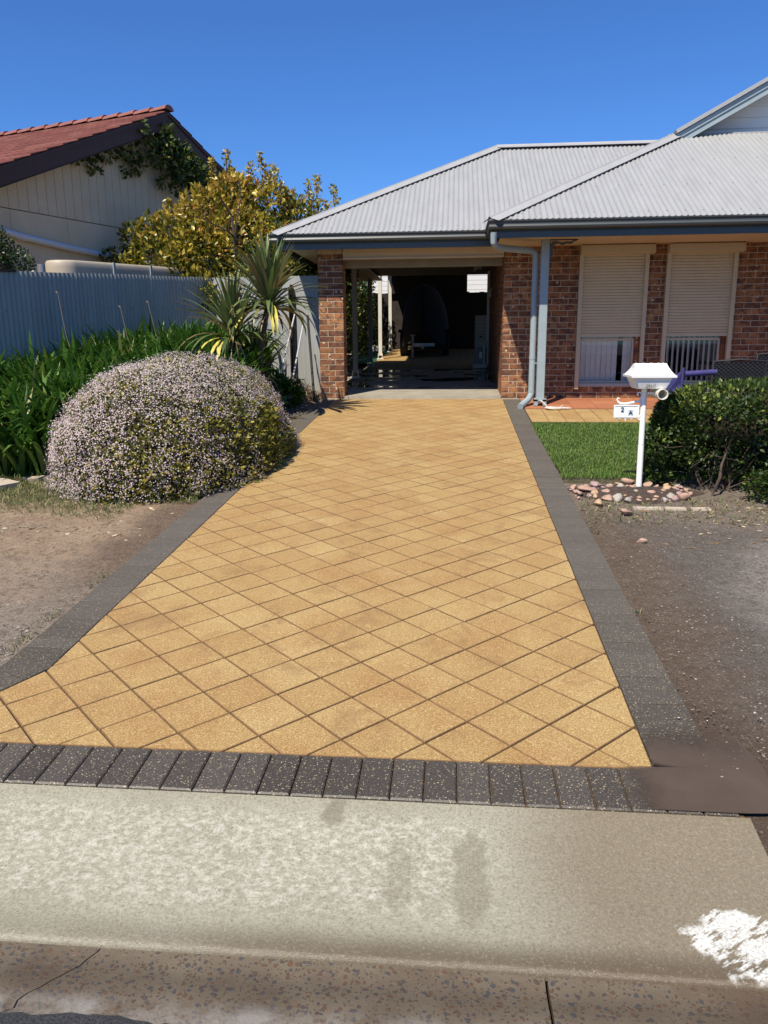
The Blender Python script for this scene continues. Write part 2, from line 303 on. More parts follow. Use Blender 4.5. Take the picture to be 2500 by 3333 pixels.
# ------------------------------------------------------------------ object helpers
W = {}
def par(o, p):
    if p is not None:
        o.parent = p; o.matrix_parent_inverse = W[p.name].inverted()
def link(name, me, parent=None, loc=(0, 0, 0), rot=(0, 0, 0), sc=(1, 1, 1)):
    o = bpy.data.objects.new(name, me); COL.objects.link(o); o.location = loc; o.rotation_euler = rot; o.scale = sc
    W[o.name] = Matrix.LocRotScale(Vector(loc), o.rotation_euler, Vector(sc)); par(o, parent); return o
def tag(o, label=None, cat=None, group=None, kind=None):
    if label: o['label'] = label
    if cat: o['category'] = cat
    if group: o['group'] = group
    if kind: o['kind'] = kind
    return o
def thing(name, label, cat, loc, group=None): return tag(link(name, None, None, loc), label, cat, group)
def npmesh(name, V, F, mat, rnd=None, smooth=False):
    V = np.ascontiguousarray(V, dtype=np.float32); F = np.ascontiguousarray(F, dtype=np.int32); k = F.shape[1]
    me = bpy.data.meshes.new(name); me.vertices.add(len(V)); me.vertices.foreach_set('co', V.ravel())
    me.loops.add(F.size); me.loops.foreach_set('vertex_index', F.ravel()); me.polygons.add(len(F))
    me.polygons.foreach_set('loop_start', np.arange(0, F.size, k, dtype=np.int32))
    me.polygons.foreach_set('loop_total', np.full(len(F), k, dtype=np.int32))
    if smooth: me.polygons.foreach_set('use_smooth', np.ones(len(F), dtype=bool))
    me.update(calc_edges=True); me.validate()
    if rnd is not None:
        a = me.attributes.new('rnd', 'FLOAT', 'POINT'); a.data.foreach_set('value', np.ascontiguousarray(rnd, dtype=np.float32))
    me.materials.append(mat); return me
class MB:
    def __init__(s): s.v = []; s.f = []
    def add(s, vs, fs):
        b = len(s.v); s.v += [tuple(map(float, p)) for p in vs]; s.f += [tuple(b+i for i in q) for q in fs]; return s
    def box(s, x0, x1, y0, y1, z0, z1):
        return s.add([(x0, y0, z0), (x1, y0, z0), (x1, y1, z0), (x0, y1, z0), (x0, y0, z1), (x1, y0, z1), (x1, y1, z1), (x0, y1, z1)],
                     [(0, 3, 2, 1), (4, 5, 6, 7), (0, 1, 5, 4), (1, 2, 6, 5), (2, 3, 7, 6), (3, 0, 4, 7)])
    def obox(s, o, ax, ay, az):   # oriented box from corner o along three vectors
        o, ax, ay, az = map(Vector, (o, ax, ay, az)); P = [o, o+ax, o+ax+ay, o+ay]; P += [p+az for p in P]
        return s.add(P, [(0, 3, 2, 1), (4, 5, 6, 7), (0, 1, 5, 4), (1, 2, 6, 5), (2, 3, 7, 6), (3, 0, 4, 7)])
    def cbox(s, x0, x1, y0, y1, z0, z1, c=.004):   # box with chamfered front (-y) face
        return s.add([(x0, y1, z0), (x1, y1, z0), (x1, y1, z1), (x0, y1, z1), (x0, y0+c, z0), (x1, y0+c, z0), (x1, y0+c, z1), (x0, y0+c, z1),
                      (x0+c, y0, z0+c), (x1-c, y0, z0+c), (x1-c, y0, z1-c), (x0+c, y0, z1-c)],
                     [(0, 3, 2, 1), (0, 1, 5, 4), (1, 2, 6, 5), (2, 3, 7, 6), (3, 0, 4, 7), (4, 5, 9, 8), (5, 6, 10, 9), (6, 7, 11, 10), (7, 4, 8, 11), (8, 9, 10, 11)])
    def prism(s, poly, z0, z1, axis='z', ch=0.):
        n = len(poly); T = {'z': lambda a, b, c: (a, b, c), 'y': lambda a, b, c: (a, c, b), 'x': lambda a, b, c: (c, a, b)}[axis]
        vs = [T(a, b, z0) for a, b in poly] + [T(a, b, z1) for a, b in poly]
        fs = [tuple(range(n-1, -1, -1)), tuple(range(n, 2*n))] + [(i, (i+1) % n, n+(i+1) % n, n+i) for i in range(n)]
        if axis == 'y': fs = [tuple(reversed(q)) for q in fs]
        return s.add(vs, fs)
    def tube(s, pts, rad, n=8, cap=True):
        pts = [Vector(p) for p in pts]; m = len(pts); rr = rad if isinstance(rad, (list, tuple)) else [rad]*m
        b = len(s.v); up = None
        for i, p in enumerate(pts):
            d = (pts[min(i+1, m-1)]-pts[max(i-1, 0)]).normalized()
            if up is None: up = Vector((0, 0, 1)) if abs(d.z) < .9 else Vector((0, 1, 0))
            a = d.cross(up).normalized(); c = a.cross(d).normalized(); up = c
            for k in range(n):
                t = 2*pi*k/n; q = p+(a*cos(t)+c*sin(t))*rr[i]; s.v.append(tuple(q))
        for i in range(m-1):
            for k in range(n): s.f.append((b+i*n+k, b+i*n+(k+1) % n, b+(i+1)*n+(k+1) % n, b+(i+1)*n+k))
        if cap: s.f.append(tuple(b+k for k in range(n-1, -1, -1))); s.f.append(tuple(b+(m-1)*n+k for k in range(n)))
        return s
    def sweep(s, path, prof, closed=False):   # prof: (outward, z); path in plan, outward = right-hand side of travel
        P = [Vector((x, y, 0)) for x, y in path]; m = len(P); k = len(prof); b = len(s.v)
        for i, p in enumerate(P):
            d0 = (P[i]-P[i-1]).normalized() if i else (P[1]-P[0]).normalized(); d1 = (P[i+1]-P[i]).normalized() if i < m-1 else d0
            n0 = Vector((d0.y, -d0.x, 0)); n1 = Vector((d1.y, -d1.x, 0)); nn = (n0+n1).normalized(); nn /= max(.3, nn.dot(n0))
            for o_, z in prof: q = p+nn*o_; s.v.append((q.x, q.y, z))
        for i in range(m-1):
            for j in range(k-1): s.f.append((b+i*k+j, b+(i+1)*k+j, b+(i+1)*k+j+1, b+i*k+j+1))
        return s
    def mesh(s, name, mat, smooth=False):
        me = bpy.data.meshes.new(name); me.from_pydata(s.v, [], s.f); me.materials.append(mat)
        if smooth:
            for p in me.polygons: p.use_smooth = True
            try: me.set_sharp_from_angle(angle=radians(40))
            except Exception: pass
        return me
    def build(s, name, mat, parent=None, smooth=False): return link(name, s.mesh(name, mat, smooth), parent)
def struct(o): o['kind'] = 'structure'; return o
def stuff(o): o['kind'] = 'stuff'; return o

def rotmats(d, up=None):
    """rows-> matrices whose columns are side, dir, normal, for unit dirs d (N,3)"""
    N = len(d)
    if up is None: up = RNG.normal(size=(N, 3))
    s = np.cross(d, up); s /= np.linalg.norm(s, axis=1, keepdims=True)+1e-9; n = np.cross(s, d)
    return np.stack([s, d, n], axis=2)
def scatter(name, tv, tf, P, R, S, mat, parent=None, rnd=None):
    N, k = len(P), len(tv); S = np.asarray(S, float); S = S[:, None] if S.ndim == 1 else S
    L = tv[None, :, :]*S[:, None, :]
    V = np.einsum('nij,nkj->nki', R, L) + P[:, None, :]
    F = (tf[None]+(np.arange(N)*k)[:, None, None]).reshape(-1, tf.shape[1])
    if rnd is None: rnd = RNG.random(N)
    return link(name, npmesh(name, V.reshape(-1, 3), F, mat, np.repeat(rnd, k)), parent)
LEAF = (np.array([(0, 0, 0), (.28, .45, .10), (0, 1, .02), (-.28, .45, .10), (0, .5, -.02)]), np.array([(0, 1, 4), (1, 2, 4), (2, 3, 4), (3, 0, 4)]))
LEAF2 = (np.array([(0, 0, 0), (.3, .5, .08), (0, 1, 0), (-.3, .5, .08)]), np.array([(0, 1, 2), (0, 2, 3)]))
CROSS = (np.array([(-.5, 0, 0), (.5, 0, 0), (.5, 1, 0), (-.5, 1, 0)]), np.array([(0, 1, 2, 3)]))
# small five-sided button used for flower heads
FLW = (np.array([(0, 0, .30)]+[(.5*cos(2*pi*k/5), .5*sin(2*pi*k/5), 0) for k in range(5)]), np.array([(0, 1+k, 1+(k+1) % 5) for k in range(5)]))
def unit(v): return v/(np.linalg.norm(v, axis=1, keepdims=True)+1e-9)
def fbm(P, seed=0, sc=1.):
    rg = np.random.default_rng(seed); out = np.zeros(len(P)); a = 1.
    for o in range(4):
        for _ in range(3):
            k = rg.normal(size=3)*sc*(1.8**o); out += a*np.sin(P@k+rg.random()*6.28)
        a *= .6
    return out/4.
def blades(name, base, az, L, wd, e0, e1, mat, parent=None, segs=4, rnd=None, fold=0., wtop=.0):
    """strap leaves: start elevation e0, end elevation e1 (radians)"""
    N = len(base); t = np.linspace(0, 1, segs+1); ds = L/segs; h = np.zeros(N); z = np.zeros(N); V = []
    side = np.stack([-np.sin(az), np.cos(az), np.zeros(N)], 1); fwd = np.stack([np.cos(az), np.sin(az), np.zeros(N)], 1)
    for i in range(segs+1):
        c = base+fwd*h[:, None]+np.array([0, 0, 1.])*z[:, None]
        ww = wd*(.55+.9*t[i])*(1-t[i]**3)*1.1 if i < segs else wd*wtop
        ww = ww if i else wd*.5
        if fold: V += [c+side*ww[:, None]*.5, c-np.array([0, 0, 1.])*(fold*ww)[:, None], c-side*ww[:, None]*.5]
        else: V += [c+side*ww[:, None]*.5, c-side*ww[:, None]*.5]
        e = e0+(e1-e0)*(t[i]**1.3); h = h+np.cos(e)*ds; z = z+np.sin(e)*ds
    k = 3 if fold else 2; V = np.stack(V, 1); n = V.shape[1]; f_ = []
    for i in range(segs):
        for j in range(k-1): f_.append((i*k+j, i*k+j+1, (i+1)*k+j+1, (i+1)*k+j))
    F = (np.array(f_)[None]+(np.arange(N)*n)[:, None, None]).reshape(-1, 4)
    if rnd is None: rnd = RNG.random(N)
    return link(name, npmesh(name, V.reshape(-1, 3), F, mat, np.repeat(rnd, n)), parent)

SL = .066
def gz(y): return SL*(y-2.75)
def floor_z(y): return .655+.045*(y-12)

# ------------------------------------------------------------------ setting: terrain, road, kerb
def ground_h(x, y):
    if y < 12: return gz(y)-.016
    if y < 26: return gz(12)-.016+.04*(y-12)
    return gz(12)-.016+.56
ys = [2.336, 2.5, 3, 4, 5, 6, 8, 10, 12, 15, 20, 26, 40, 90, 400]; xs = [-300, -60, -20, -8, -4, -2.1, 0, .95, 2, 4, 8, 20, 60, 300]
mb = MB(); V = [(x, y, ground_h(x, y)) for y in ys for x in xs]; nx = len(xs)
mb.add(V, [(j*nx+i, j*nx+i+1, (j+1)*nx+i+1, (j+1)*nx+i) for j in range(len(ys)-1) for i in range(nx-1)])
struct(mb.build('ground', M['ground']))
mb = MB().add([(-300, -200, -.115), (300, -200, -.115), (300, 1.488, -.115), (-300, 1.488, -.115)], [(0, 1, 2, 3)])
# ragged asphalt edge over the gutter
edge = [(-3+i*.02, 1.488+.010*random.random()+.008*sin(i*.31)) for i in range(301)]
mb.add([(x, 1.45, -.108) for x, y in edge]+[(x, y, -.109) for x, y in edge]+[(x, y+.004, -.125) for x, y in edge],
       [(i, i+1, 302+i, 301+i) for i in range(300)]+[(301+i, 302+i, 603+i, 602+i) for i in range(300)])
struct(mb.build('road', M['asphalt']))
# gutter: two cast lengths with a joint, the left one cracked
gut = struct(link('gutter', None, None, (0, 1.6, -.12)))
def gut_piece(xa, xb, jag_a=None, jag_b=None):
    n = 14; ysg = [1.44+(1.76-1.44)*j/n for j in range(n+1)]; m = MB(); V = []
    def prof(y): return -.118-.018*math.exp(-((y-1.68)/.06)**2)
    cols = 8
    for j, y in enumerate(ysg):
        a = xa if jag_a is None else jag_a(y); b = xb if jag_b is None else jag_b(y)
        for i in range(cols+1): V.append((a+(b-a)*i/cols, y, prof(y)))
    F = [(j*(cols+1)+i, j*(cols+1)+i+1, (j+1)*(cols+1)+i+1, (j+1)*(cols+1)+i) for j in range(n) for i in range(cols)]
    b0 = len(V)   # side skirts
    for side in (0, cols):
        st = len(V)
        for j in range(n+1): x, y, z = V[j*(cols+1)+side]; V.append((x, y, z-.06))
        for j in range(n): F.append((j*(cols+1)+side, (j+1)*(cols+1)+side, st+j+1, st+j))
    m.add(V, F); return m.build('gutter_segment', M['gutterc'], gut, True)
jr = np.random.default_rng(3); jag = jr.normal(size=40)*.012; jag = np.convolve(jag, [.3, .4, .3], 'same')
ck = lambda y: -1.02+(y-1.62)*.62+float(np.interp(y, np.linspace(1.42, 1.78, 40), jag))
gut_piece(-8, 0, None, lambda y: ck(y)-.0022); gut_piece(0, .252, lambda y: ck(y)+.0022, None); gut_piece(.260, 8)
MB().add([(-9, 1.43, -.165), (9, 1.43, -.165), (9, 1.8, -.165), (-9, 1.8, -.165)], [(0, 1, 2, 3)]).build('gutter_bed', M['soil'], gut)
# crossing slab: rolled down to the gutter
n = 26; pr = []
for j in range(n+1):
    t = j/n; y = 2.335-(2.335-1.742)*t; z = -.036-.076*t-.012*sin(pi*t); 
    pr.append((y, z))
pr += [(1.732, -.117), (1.726, -.124), (1.724, -.14)]
mb = MB(); X = [-8, -3, -1.6, -.8, 0, .5, .82, .98]; V = [(x, y, z) for y, z in pr for x in X]; k = len(X)
F = [(j*k+i+1, j*k+i, (j+1)*k+i, (j+1)*k+i+1) for j in range(len(pr)-1) for i in range(k-1)]
st = len(V); V += [(.98, y, z-.1) for y, z in pr]; F += [(j*k+k-1, (j+1)*k+k-1, st+j+1, st+j) for j in range(len(pr)-1)]
struct(mb.add(V, F).build('concrete_crossing', M['conc'], None, True))
struct(MB().box(.981, 9, 1.74, 1.94, -.2, -.108).build('kerb', M['ground']))

# ------------------------------------------------------------------ driveway
drv = struct(link('driveway', None, None, (-.56, 2.6, 0)))
MB().add([(-2.5, 2.33, gz(2.33)-.011), (.965, 2.33, gz(2.33)-.011), (.965, 12.03, gz(12.03)-.011), (-2.10, 12.03, gz(12.03)-.011), (-2.1, 3.2, gz(3.2)-.011), (-2.5, 2.5, gz(2.5)-.011)], [(0, 1, 2, 3, 4, 5)]).build('joint_sand', M['joint'], drv)
def clip(poly, a, b, c):       # keep a*x+b*y<=c
    out = []
    for i in range(len(poly)):
        p, q = poly[i], poly[(i+1) % len(poly)]; dp = a*p[0]+b*p[1]-c; dq = a*q[0]+b*q[1]-c
        if dp <= 0: out.append(p)
        if dp*dq < 0: t = dp/(dp-dq); out.append((p[0]+(q[0]-p[0])*t, p[1]+(q[1]-p[1])*t))
    return out
def area(p): return abs(sum(p[i][0]*p[(i+1) % len(p)][1]-p[(i+1) % len(p)][0]*p[i][1] for i in range(len(p))))/2
def inset(poly, d):
    n = len(poly); out = []; s = sum(poly[i][0]*poly[(i+1) % n][1]-poly[(i+1) % n][0]*poly[i][1] for i in range(n)); sg = 1 if s > 0 else -1
    for i in range(n):
        p0, p1, p2 = Vector(poly[i-1]), Vector(poly[i]), Vector(poly[(i+1) % n]); d0 = (p1-p0).normalized(); d1 = (p2-p1).normalized()
        n0 = Vector((-d0.y, d0.x))*sg; n1 = Vector((-d1.y, d1.x))*sg; nn = n0+n1
        if nn.length < 1e-5: nn = n0
        nn.normalize(); k = d/max(.35, nn.dot(n0)); out.append(tuple(p1+nn*k))
    return out
def paver_mesh(name, poly, mat, ch=.0026, th=.03):   # chamfered block, top at z=0, sloping with the drive
    s = sum(poly[i][0]*poly[(i+1) % len(poly)][1]-poly[(i+1) % len(poly)][0]*poly[i][1] for i in range(len(poly)))
    if s < 0: poly = poly[::-1]
    n = len(poly); top = inset(poly, ch); m = MB()
    z = lambda p, h: h+SL*p[1]
    V = [(*p, z(p, -th)) for p in poly]+[(*p, z(p, -ch)) for p in poly]+[(*p, z(p, 0)) for p in top]
    F = [tuple(range(2*n, 3*n))]+[(i, (i+1) % n, n+(i+1) % n, n+i) for i in range(n)]+[(n+i, n+(i+1) % n, 2*n+(i+1) % n, 2*n+i) for i in range(n)]
    me = m.add(V, F).mesh(name, mat)
    if mat is M['paver']:
        me.materials.append(M['pedge'])
        for q in me.polygons: q.material_index = 0 if q.index == 0 else 1
    return me
HX, HY, JN = .1622, .1592, .0036
full = inset([(-HX, 0), (0, -HY), (HX, 0), (0, HY)], JN)
fullme = paver_mesh('paver', full, M['paver'])
tiles = []
for j in range(-6, 62):
    for i in range(-8, 18):
        if (i+j) % 2 == 0: continue
        cx, cy = -1.395+HX*i, 3.0+HY*j
        poly = [(cx+x, cy+y) for x, y in full]; n0 = area(poly)
        if cy > 3.15-.02: p2 = clip(poly, -1, 0, 1.857)
        else: p2 = clip(poly, -.888, .46, -(.888*-1.857)+.46*3.15)   # flared edge
        p2 = clip(p2, 1, 0, .727) if p2 else p2
        p2 = clip(p2, 0, -1, -2.572) if p2 else p2
        p2 = clip(p2, 0, 1, 11.985) if p2 else p2
        if len(p2) < 3 or area(p2) < .0006: continue
        tiles.append((cy, cx, p2, abs(area(p2)-n0) < 1e-6))
tiles.sort(key=lambda t: t[0])
rest = MB()
for q, (cy, cx, p2, isfull) in enumerate(tiles):
    if q < 298:
        dz = random.uniform(-.0012, .0012)
        me = fullme if isfull else paver_mesh('paver_cut', [(x-cx, y-cy) for x, y in p2], M['paver'])
        link('paver', me, drv, (cx, cy, gz(cy)+dz), (random.uniform(-.006, .006), random.uniform(-.006, .006), random.uniform(-.006, .006)))
    else:
        me = fullme if isfull else paver_mesh('paver_cut', [(x-cx, y-cy) for x, y in p2], M['paver'])
        rest.add([(v.co.x+cx, v.co.y+cy, v.co.z+gz(cy)) for v in me.vertices], [tuple(p.vertices) for p in me.polygons])
fo = stuff(rest.build('far_pavers', M['paver'], drv)); fo.data.materials.append(M['pedge'])
for q in fo.data.polygons: q.material_index = 0 if q.normal.z > .9 and abs(q.normal.x) < .01 and len(q.vertices) >= 3 and q.area > .0005 and q.normal.z < .9999 and abs(q.normal.y+.066) < .01 else 1
def border(x, y, rz, jit=.004, mesh=None):
    link('border_brick', mesh, drv, (x, y, gz(y)+.001+random.uniform(-.001, .001)), (0, 0, rz+random.uniform(-.006, .006)))
hb = .0555
bm_y = paver_mesh('border_brick', [(-hb, -.116), (hb, -.116), (hb, .116), (-hb, .116)], M['dpaver'], .005, .05)
bm_x = paver_mesh('border_brick', [(-.116, -hb+.003), (.116, -hb+.003), (.116, hb), (-.116, hb)], M['dpaver'], .0025, .05)
k = 0
while True:
    x = .66-.1155*k; k += 1
    if x < -2.6: break
    border(x, 2.452, 0, mesh=bm_y)
border(.7755, 2.452, 0, mesh=bm_y); border(.891, 2.452, 0, mesh=bm_y)
for k in range(82):
    y = 2.625+.1145*k; border(.848, y, 0, mesh=bm_x)
    if y > 3.17: border(-1.977, y, 0, mesh=bm_x)
ang = atan2(-.888, -.46)
for k in range(6):
    d = .06+.1145*k; cx = -1.857-.46*d-.888*.119; cy = 3.15-.888*d+.46*.119
    border(cx, cy, atan2(-.46, .888), mesh=bm_x)
# wedge piece at the bend
me = paver_mesh('border_brick', [(0, 0), (-.235, 0), (-.21, -.10)][::-1], M['dpaver'], .003, .05)
link('border_brick', me, drv, (-1.862, 3.165, gz(3.165)))
# muddy puddle over the corner of the edging
pd = [(.45, 2.336), (.45, 2.50), (.50, 2.570), (.729, 2.573), (.731, 2.72), (.80, 2.90), (.90, 2.96), (1.0, 2.92), (1.09, 2.78), (1.12, 2.60), (1.10, 2.44), (1.06, 2.340), (.97, 2.333), (.7, 2.333)]
cx, cy = .85, 2.58; ring = []
for i in range(len(pd)):
    a, b, c_, d_ = [Vector(pd[(i+q) % len(pd)]) for q in (-1, 0, 1, 2)]
    for t in (0, .25, .5, .75): ring.append(tuple(b.lerp(c_, t)))
g = G('puddle_edge', .35, spec=.25); cc = g.ramp(g.noise(5, detail=6), [(.3, (.072, .052, .036)), (.7, (.092, .068, .048))]); g.set(cc)
wb_ = g.ma('MULTIPLY', g.ma('SUBTRACT', g.noise(9, detail=7, rough=.7), .5), .16); xyz = g.sep()
al = g.ma('MULTIPLY', g.ma('MULTIPLY', g.sm(g.ma('ADD', xyz[0], wb_), .57, .76), g.sm(g.ma('ADD', xyz[1], wb_), 2.88, 2.64)), g.sm(g.ma('ADD', g.attr('rnd'), g.ma('MULTIPLY', wb_, 2.)), .08, .3)); sock(g.nt, al, g.b.inputs['Alpha'])
nr = len(ring); V = [(cx, cy, -.006)]+[(cx+(x-cx)*s, cy+(y-cy)*s, -.006) for s in (.93, 1.) for x, y in ring]
F = [(0, 1+i, 1+(i+1) % nr) for i in range(nr)]+[t for i in range(nr) for t in ((1+i, 1+nr+i, 1+nr+(i+1) % nr), (1+i, 1+nr+(i+1) % nr, 1+(i+1) % nr))]
V = [(x, y, gz(y)+.0065) for x, y, z in V]
pu = link('puddle', npmesh('puddle', np.array(V), np.array(F), g.m, np.array([1.]*(1+nr)+[0.]*nr)))
tag(pu, 'shallow brown muddy puddle over the front right corner of the driveway edging', 'puddle', kind='stuff')

# ------------------------------------------------------------------ brick house
YF, ZB = 12.0, .635
house = thing('brick_house', 'red brick house with pale corrugated roof, open carport and roller shutters behind the driveway', 'house', (2.5, 12, .6))
CH, BL, BH, BD, MJ = .0862, .23, .076, .10, .010
bfull = MB().cbox(0, BL, 0, BD, 0, BH, .003).mesh('brick', M['brick']); bhalf = MB().cbox(0, .11, 0, BD, 0, BH, .003).mesh('brick', M['brick'])
bcache = {}
def bmesh_w(wd, d=BD):
    k = (round(wd, 2), round(d, 2))
    if k not in bcache: bcache[k] = MB().cbox(0, k[0], 0, k[1], 0, BH, .003).mesh('brick', M['brick'])
    return bcache[k]
wall = MB()
# mortar backing of the front wall, set 7 mm behind the brick faces, with window openings
OP = [(1.80, 2.77, .80, 2.83), (3.04, 4.01, .80, 2.83), (4.60, 5.57, .80, 2.83)]
xs_ = [.707]; 
for a, b, c, d in OP: xs_ += [a, b]
xs_ += [9.0]
for i in range(0, len(xs_), 2): wall.box(xs_[i], xs_[i+1], YF+.0045, YF+.11, ZB-.1, 2.95)
for a, b, c, d in OP: wall.box(a, b, YF+.0045, YF+.11, ZB-.1, c); wall.box(a, b, YF+.0045, YF+.11, d, 2.95)
wallo = wall.build('wall', M['mortar'], house)
nb = 0; restb = MB()
def put_brick(x, z, wd, parent, y=YF, d=BD, near=True):
    global nb
    jy = random.uniform(-.0015, .0015)
    if near and nb < 290:
        link('brick', bmesh_w(wd, d), parent, (x, y+jy, z+random.uniform(-.0008, .0008))); nb += 1
    else: restb.cbox(x, x+wd, y+jy, y+d, z, z+BH, .003)
def row(x0, x1, z, off, parent, y=YF, blocks=()):
    x = x0-off
    while x < x1-.012:
        a, b = max(x, x0), min(x+BL, x1)
        x += BL+MJ
        segs = [(a, b)]
        for (p, q) in blocks:
            ns = []
            for (c, d) in segs:
                if d <= p or c >= q: ns.append((c, d))
                else:
                    if p-c > .02: ns.append((c, p))
                    if d-q > .02: ns.append((q, d))
            segs = ns
        for c, d in segs:
            if d-c > .015: put_brick(c, z, d-c, parent, y, near=(c < 4.62))
pier = MB().box(-2.085, -1.72, YF+.0045, YF+.34, ZB-.1, 2.84).build('pier', M['mortar'], house)
NC = 26
for k in range(NC):
    z = ZB+k*CH-.01
    # left pier: stretcher and header alternating, header shows on the inner side too
    if z+BH < 2.85:
        if k % 2 == 0: put_brick(-2.092, z, .23, pier); put_brick(-1.852, z, .14, pier, d=.11)
        else: put_brick(-2.092, z, .13, pier); put_brick(-1.952, z, .24, pier, d=.11)
for k in range(NC):
    z = ZB+k*CH-.01
    bl = [(a, b) for a, b, c, d in OP if z+BH > c-.01 and z < d]
    row(.700, 5.6, z, .12 if k % 2 else 0, wallo, blocks=bl)
for k in range(NC):     # inner return of the pier and of the right hand wall
    z = ZB+k*CH-.01
    for s_, w_ in ((0, .10), (.11, .12)) if k % 2 else ((0, .23),):
        restb.box(-1.7205, -1.715, YF+.112+s_, YF+.112+s_+w_, z, z+BH)
    y = YF+.11+(.06 if k % 2 else 0)
    while y < 18.2: restb.box(.700, .7075, y, min(y+BL, 18.25), z+.04*(y-12), z+BH+.04*(y-12)); y += BL+MJ
stuff(restb.build('far_bricks', M['brick'], wallo))
MB().box(.7065, .80, YF+.115, 18.25, ZB-.1, 2.95).build('side_wall', M['wood'], house)  # near-black timber colour on the wall stands in for carport shade
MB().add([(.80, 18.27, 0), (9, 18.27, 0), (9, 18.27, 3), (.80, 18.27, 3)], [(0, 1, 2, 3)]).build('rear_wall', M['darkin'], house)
MB().box(.82, 9, YF+.9, YF+.95, .5, 2.95).build('dark_room_sheet', M['darkin'], house)  # near-black sheet stands in for the unlit room behind the blinds
# soldier strip of sill bricks below the windows
# windows: frame, pane, blind slats behind; roller shutter in front
def window(a, b, gap, ang, mat, x_dark=None):
    fr = MB(); y0 = YF+.035
    for q in ((a+.05, b-.12, .845, .875), (a+.05, b-.12, 1.47, 1.50), (a+.05, b-.12, 1.555, 1.60), (a+.05, a+.075, .875, 1.47), (b-.145, b-.12, .875, 1.47)):
        fr.box(q[0], q[1], y0, y0+.045, q[2], q[3])
    wn = fr.build('window', M['alu'], house)
    MB().box(a+.05, b-.10, YF-.012, YF+.06, .800, .842).build('sill', M['bluelt'], wn)
    MB().box(a+.07, b-.13, y0+.02, y0+.024, .86, 1.56).build('pane', M['glass'], wn)
    MB().box(b-.118, b-.05, YF+.01, YF+.10, .80, 2.70).build('jamb', M['brick'], wn)
    x = a+.085; i = 0
    while x < b-.15:
        if x_dark is None or not (x_dark < x < x_dark+.08):
            m = MB(); wd = .078; t = radians(ang+random.uniform(-3, 3)); dx, dy = wd/2*cos(t), wd/2*sin(t); yc = YF+.10
            m.add([(x-dx+.04, yc-dy, .87), (x+dx+.04, yc+dy, .87), (x+dx+.04, yc+dy, 1.62), (x-dx+.04, yc-dy, 1.62)], [(0, 1, 2, 3)])
            m.build('blind_slat', mat, wn)
        x += gap
    return wn
window(1.80, 2.77, .077, 9, M['blind'], 2.37); window(3.04, 4.01, .075, 52, M['blind']); window(4.60, 5.57, .072, 55, M['blindd'])
slat_me = MB().add([(0, -.001, 0), (.875, -.001, 0), (.875, -.009, .010), (0, -.009, .010), (.875, -.010, .034), (0, -.010, .034), (.875, -.002, .0415), (0, -.002, .0415)],
                   [(0, 1, 2, 3), (3, 2, 4, 5), (5, 4, 6, 7)]).mesh('slat', M['shutter'])
for a, b, c, d in OP:
    sh = MB().prism([(YF-.175, 2.70), (YF-.003, 2.685), (YF-.003, 2.822), (YF-.155, 2.822), (YF-.175, 2.81)], a-.005, a+1.025, 'x').build('roller_shutter', M['shutter'], house)
    MB().prism([(YF-.178, 2.695), (YF-.003, 2.68), (YF-.003, 2.827), (YF-.178, 2.827)], a-.012, a-.004, 'x').build('end_plate', M['shutter'], sh)
    MB().prism([(YF-.178, 2.695), (YF-.003, 2.68), (YF-.003, 2.827), (YF-.178, 2.827)], a+1.0255, a+1.033, 'x').build('end_plate', M['shutter'], sh)
    MB().box(a-.01, a+.047, YF-.075, YF-.004, .76, 2.69).build('guide_rail', M['shutter'], sh)
    MB().box(a+.922, a+.978, YF-.075, YF-.004, .76, 2.69).build('guide_rail', M['shutter'], sh)
    for i in range(27): link('slat', slat_me, sh, (a+.047, YF-.03, 1.575+i*.0418))
    MB().box(a+.047, a+.922, YF-.042, YF-.028, 1.525, 1.574).build('bottom_rail', M['shutter'], sh)
# soffits, lintel
E1, E2 = 11.48, 10.52           # gutter lips of carport and veranda
sof = MB().box(-2.50, -1.695, 11.602, 18.4, 2.842, 2.86).build('soffit', M['cream'], house)
MB().box(-1.694, .56, 11.602, 12.0, 2.842, 2.86).build('soffit', M['cream'], house)
x = .575
for wd in (.92, 1.2, 1.2, 1.2, 1.2, 1.2, 1.2):
    MB().box(x+.002, x+wd-.003, 10.667, 12.0, 2.828, 2.845).build('soffit_panel', M['cream'], house); x += wd
MB().box(-1.708, .695, 12.02, 12.17, 2.70, 2.84).build('lintel', M['cream'], house)
MB().box(-1.708, .695, 12.005, 12.019, 2.742, 2.842).build('lintel_trim', M['cream'], house)
MB().box(-1.708, .695, 12.000, 12.019, 2.690, 2.712).build('lintel_trim', M['cream'], house)
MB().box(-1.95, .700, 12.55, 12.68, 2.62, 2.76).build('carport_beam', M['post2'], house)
MB().box(-2.45, .72, 12.20, 18.3, 2.94, 2.95).build('carport_ceiling', M['ceil'], house)
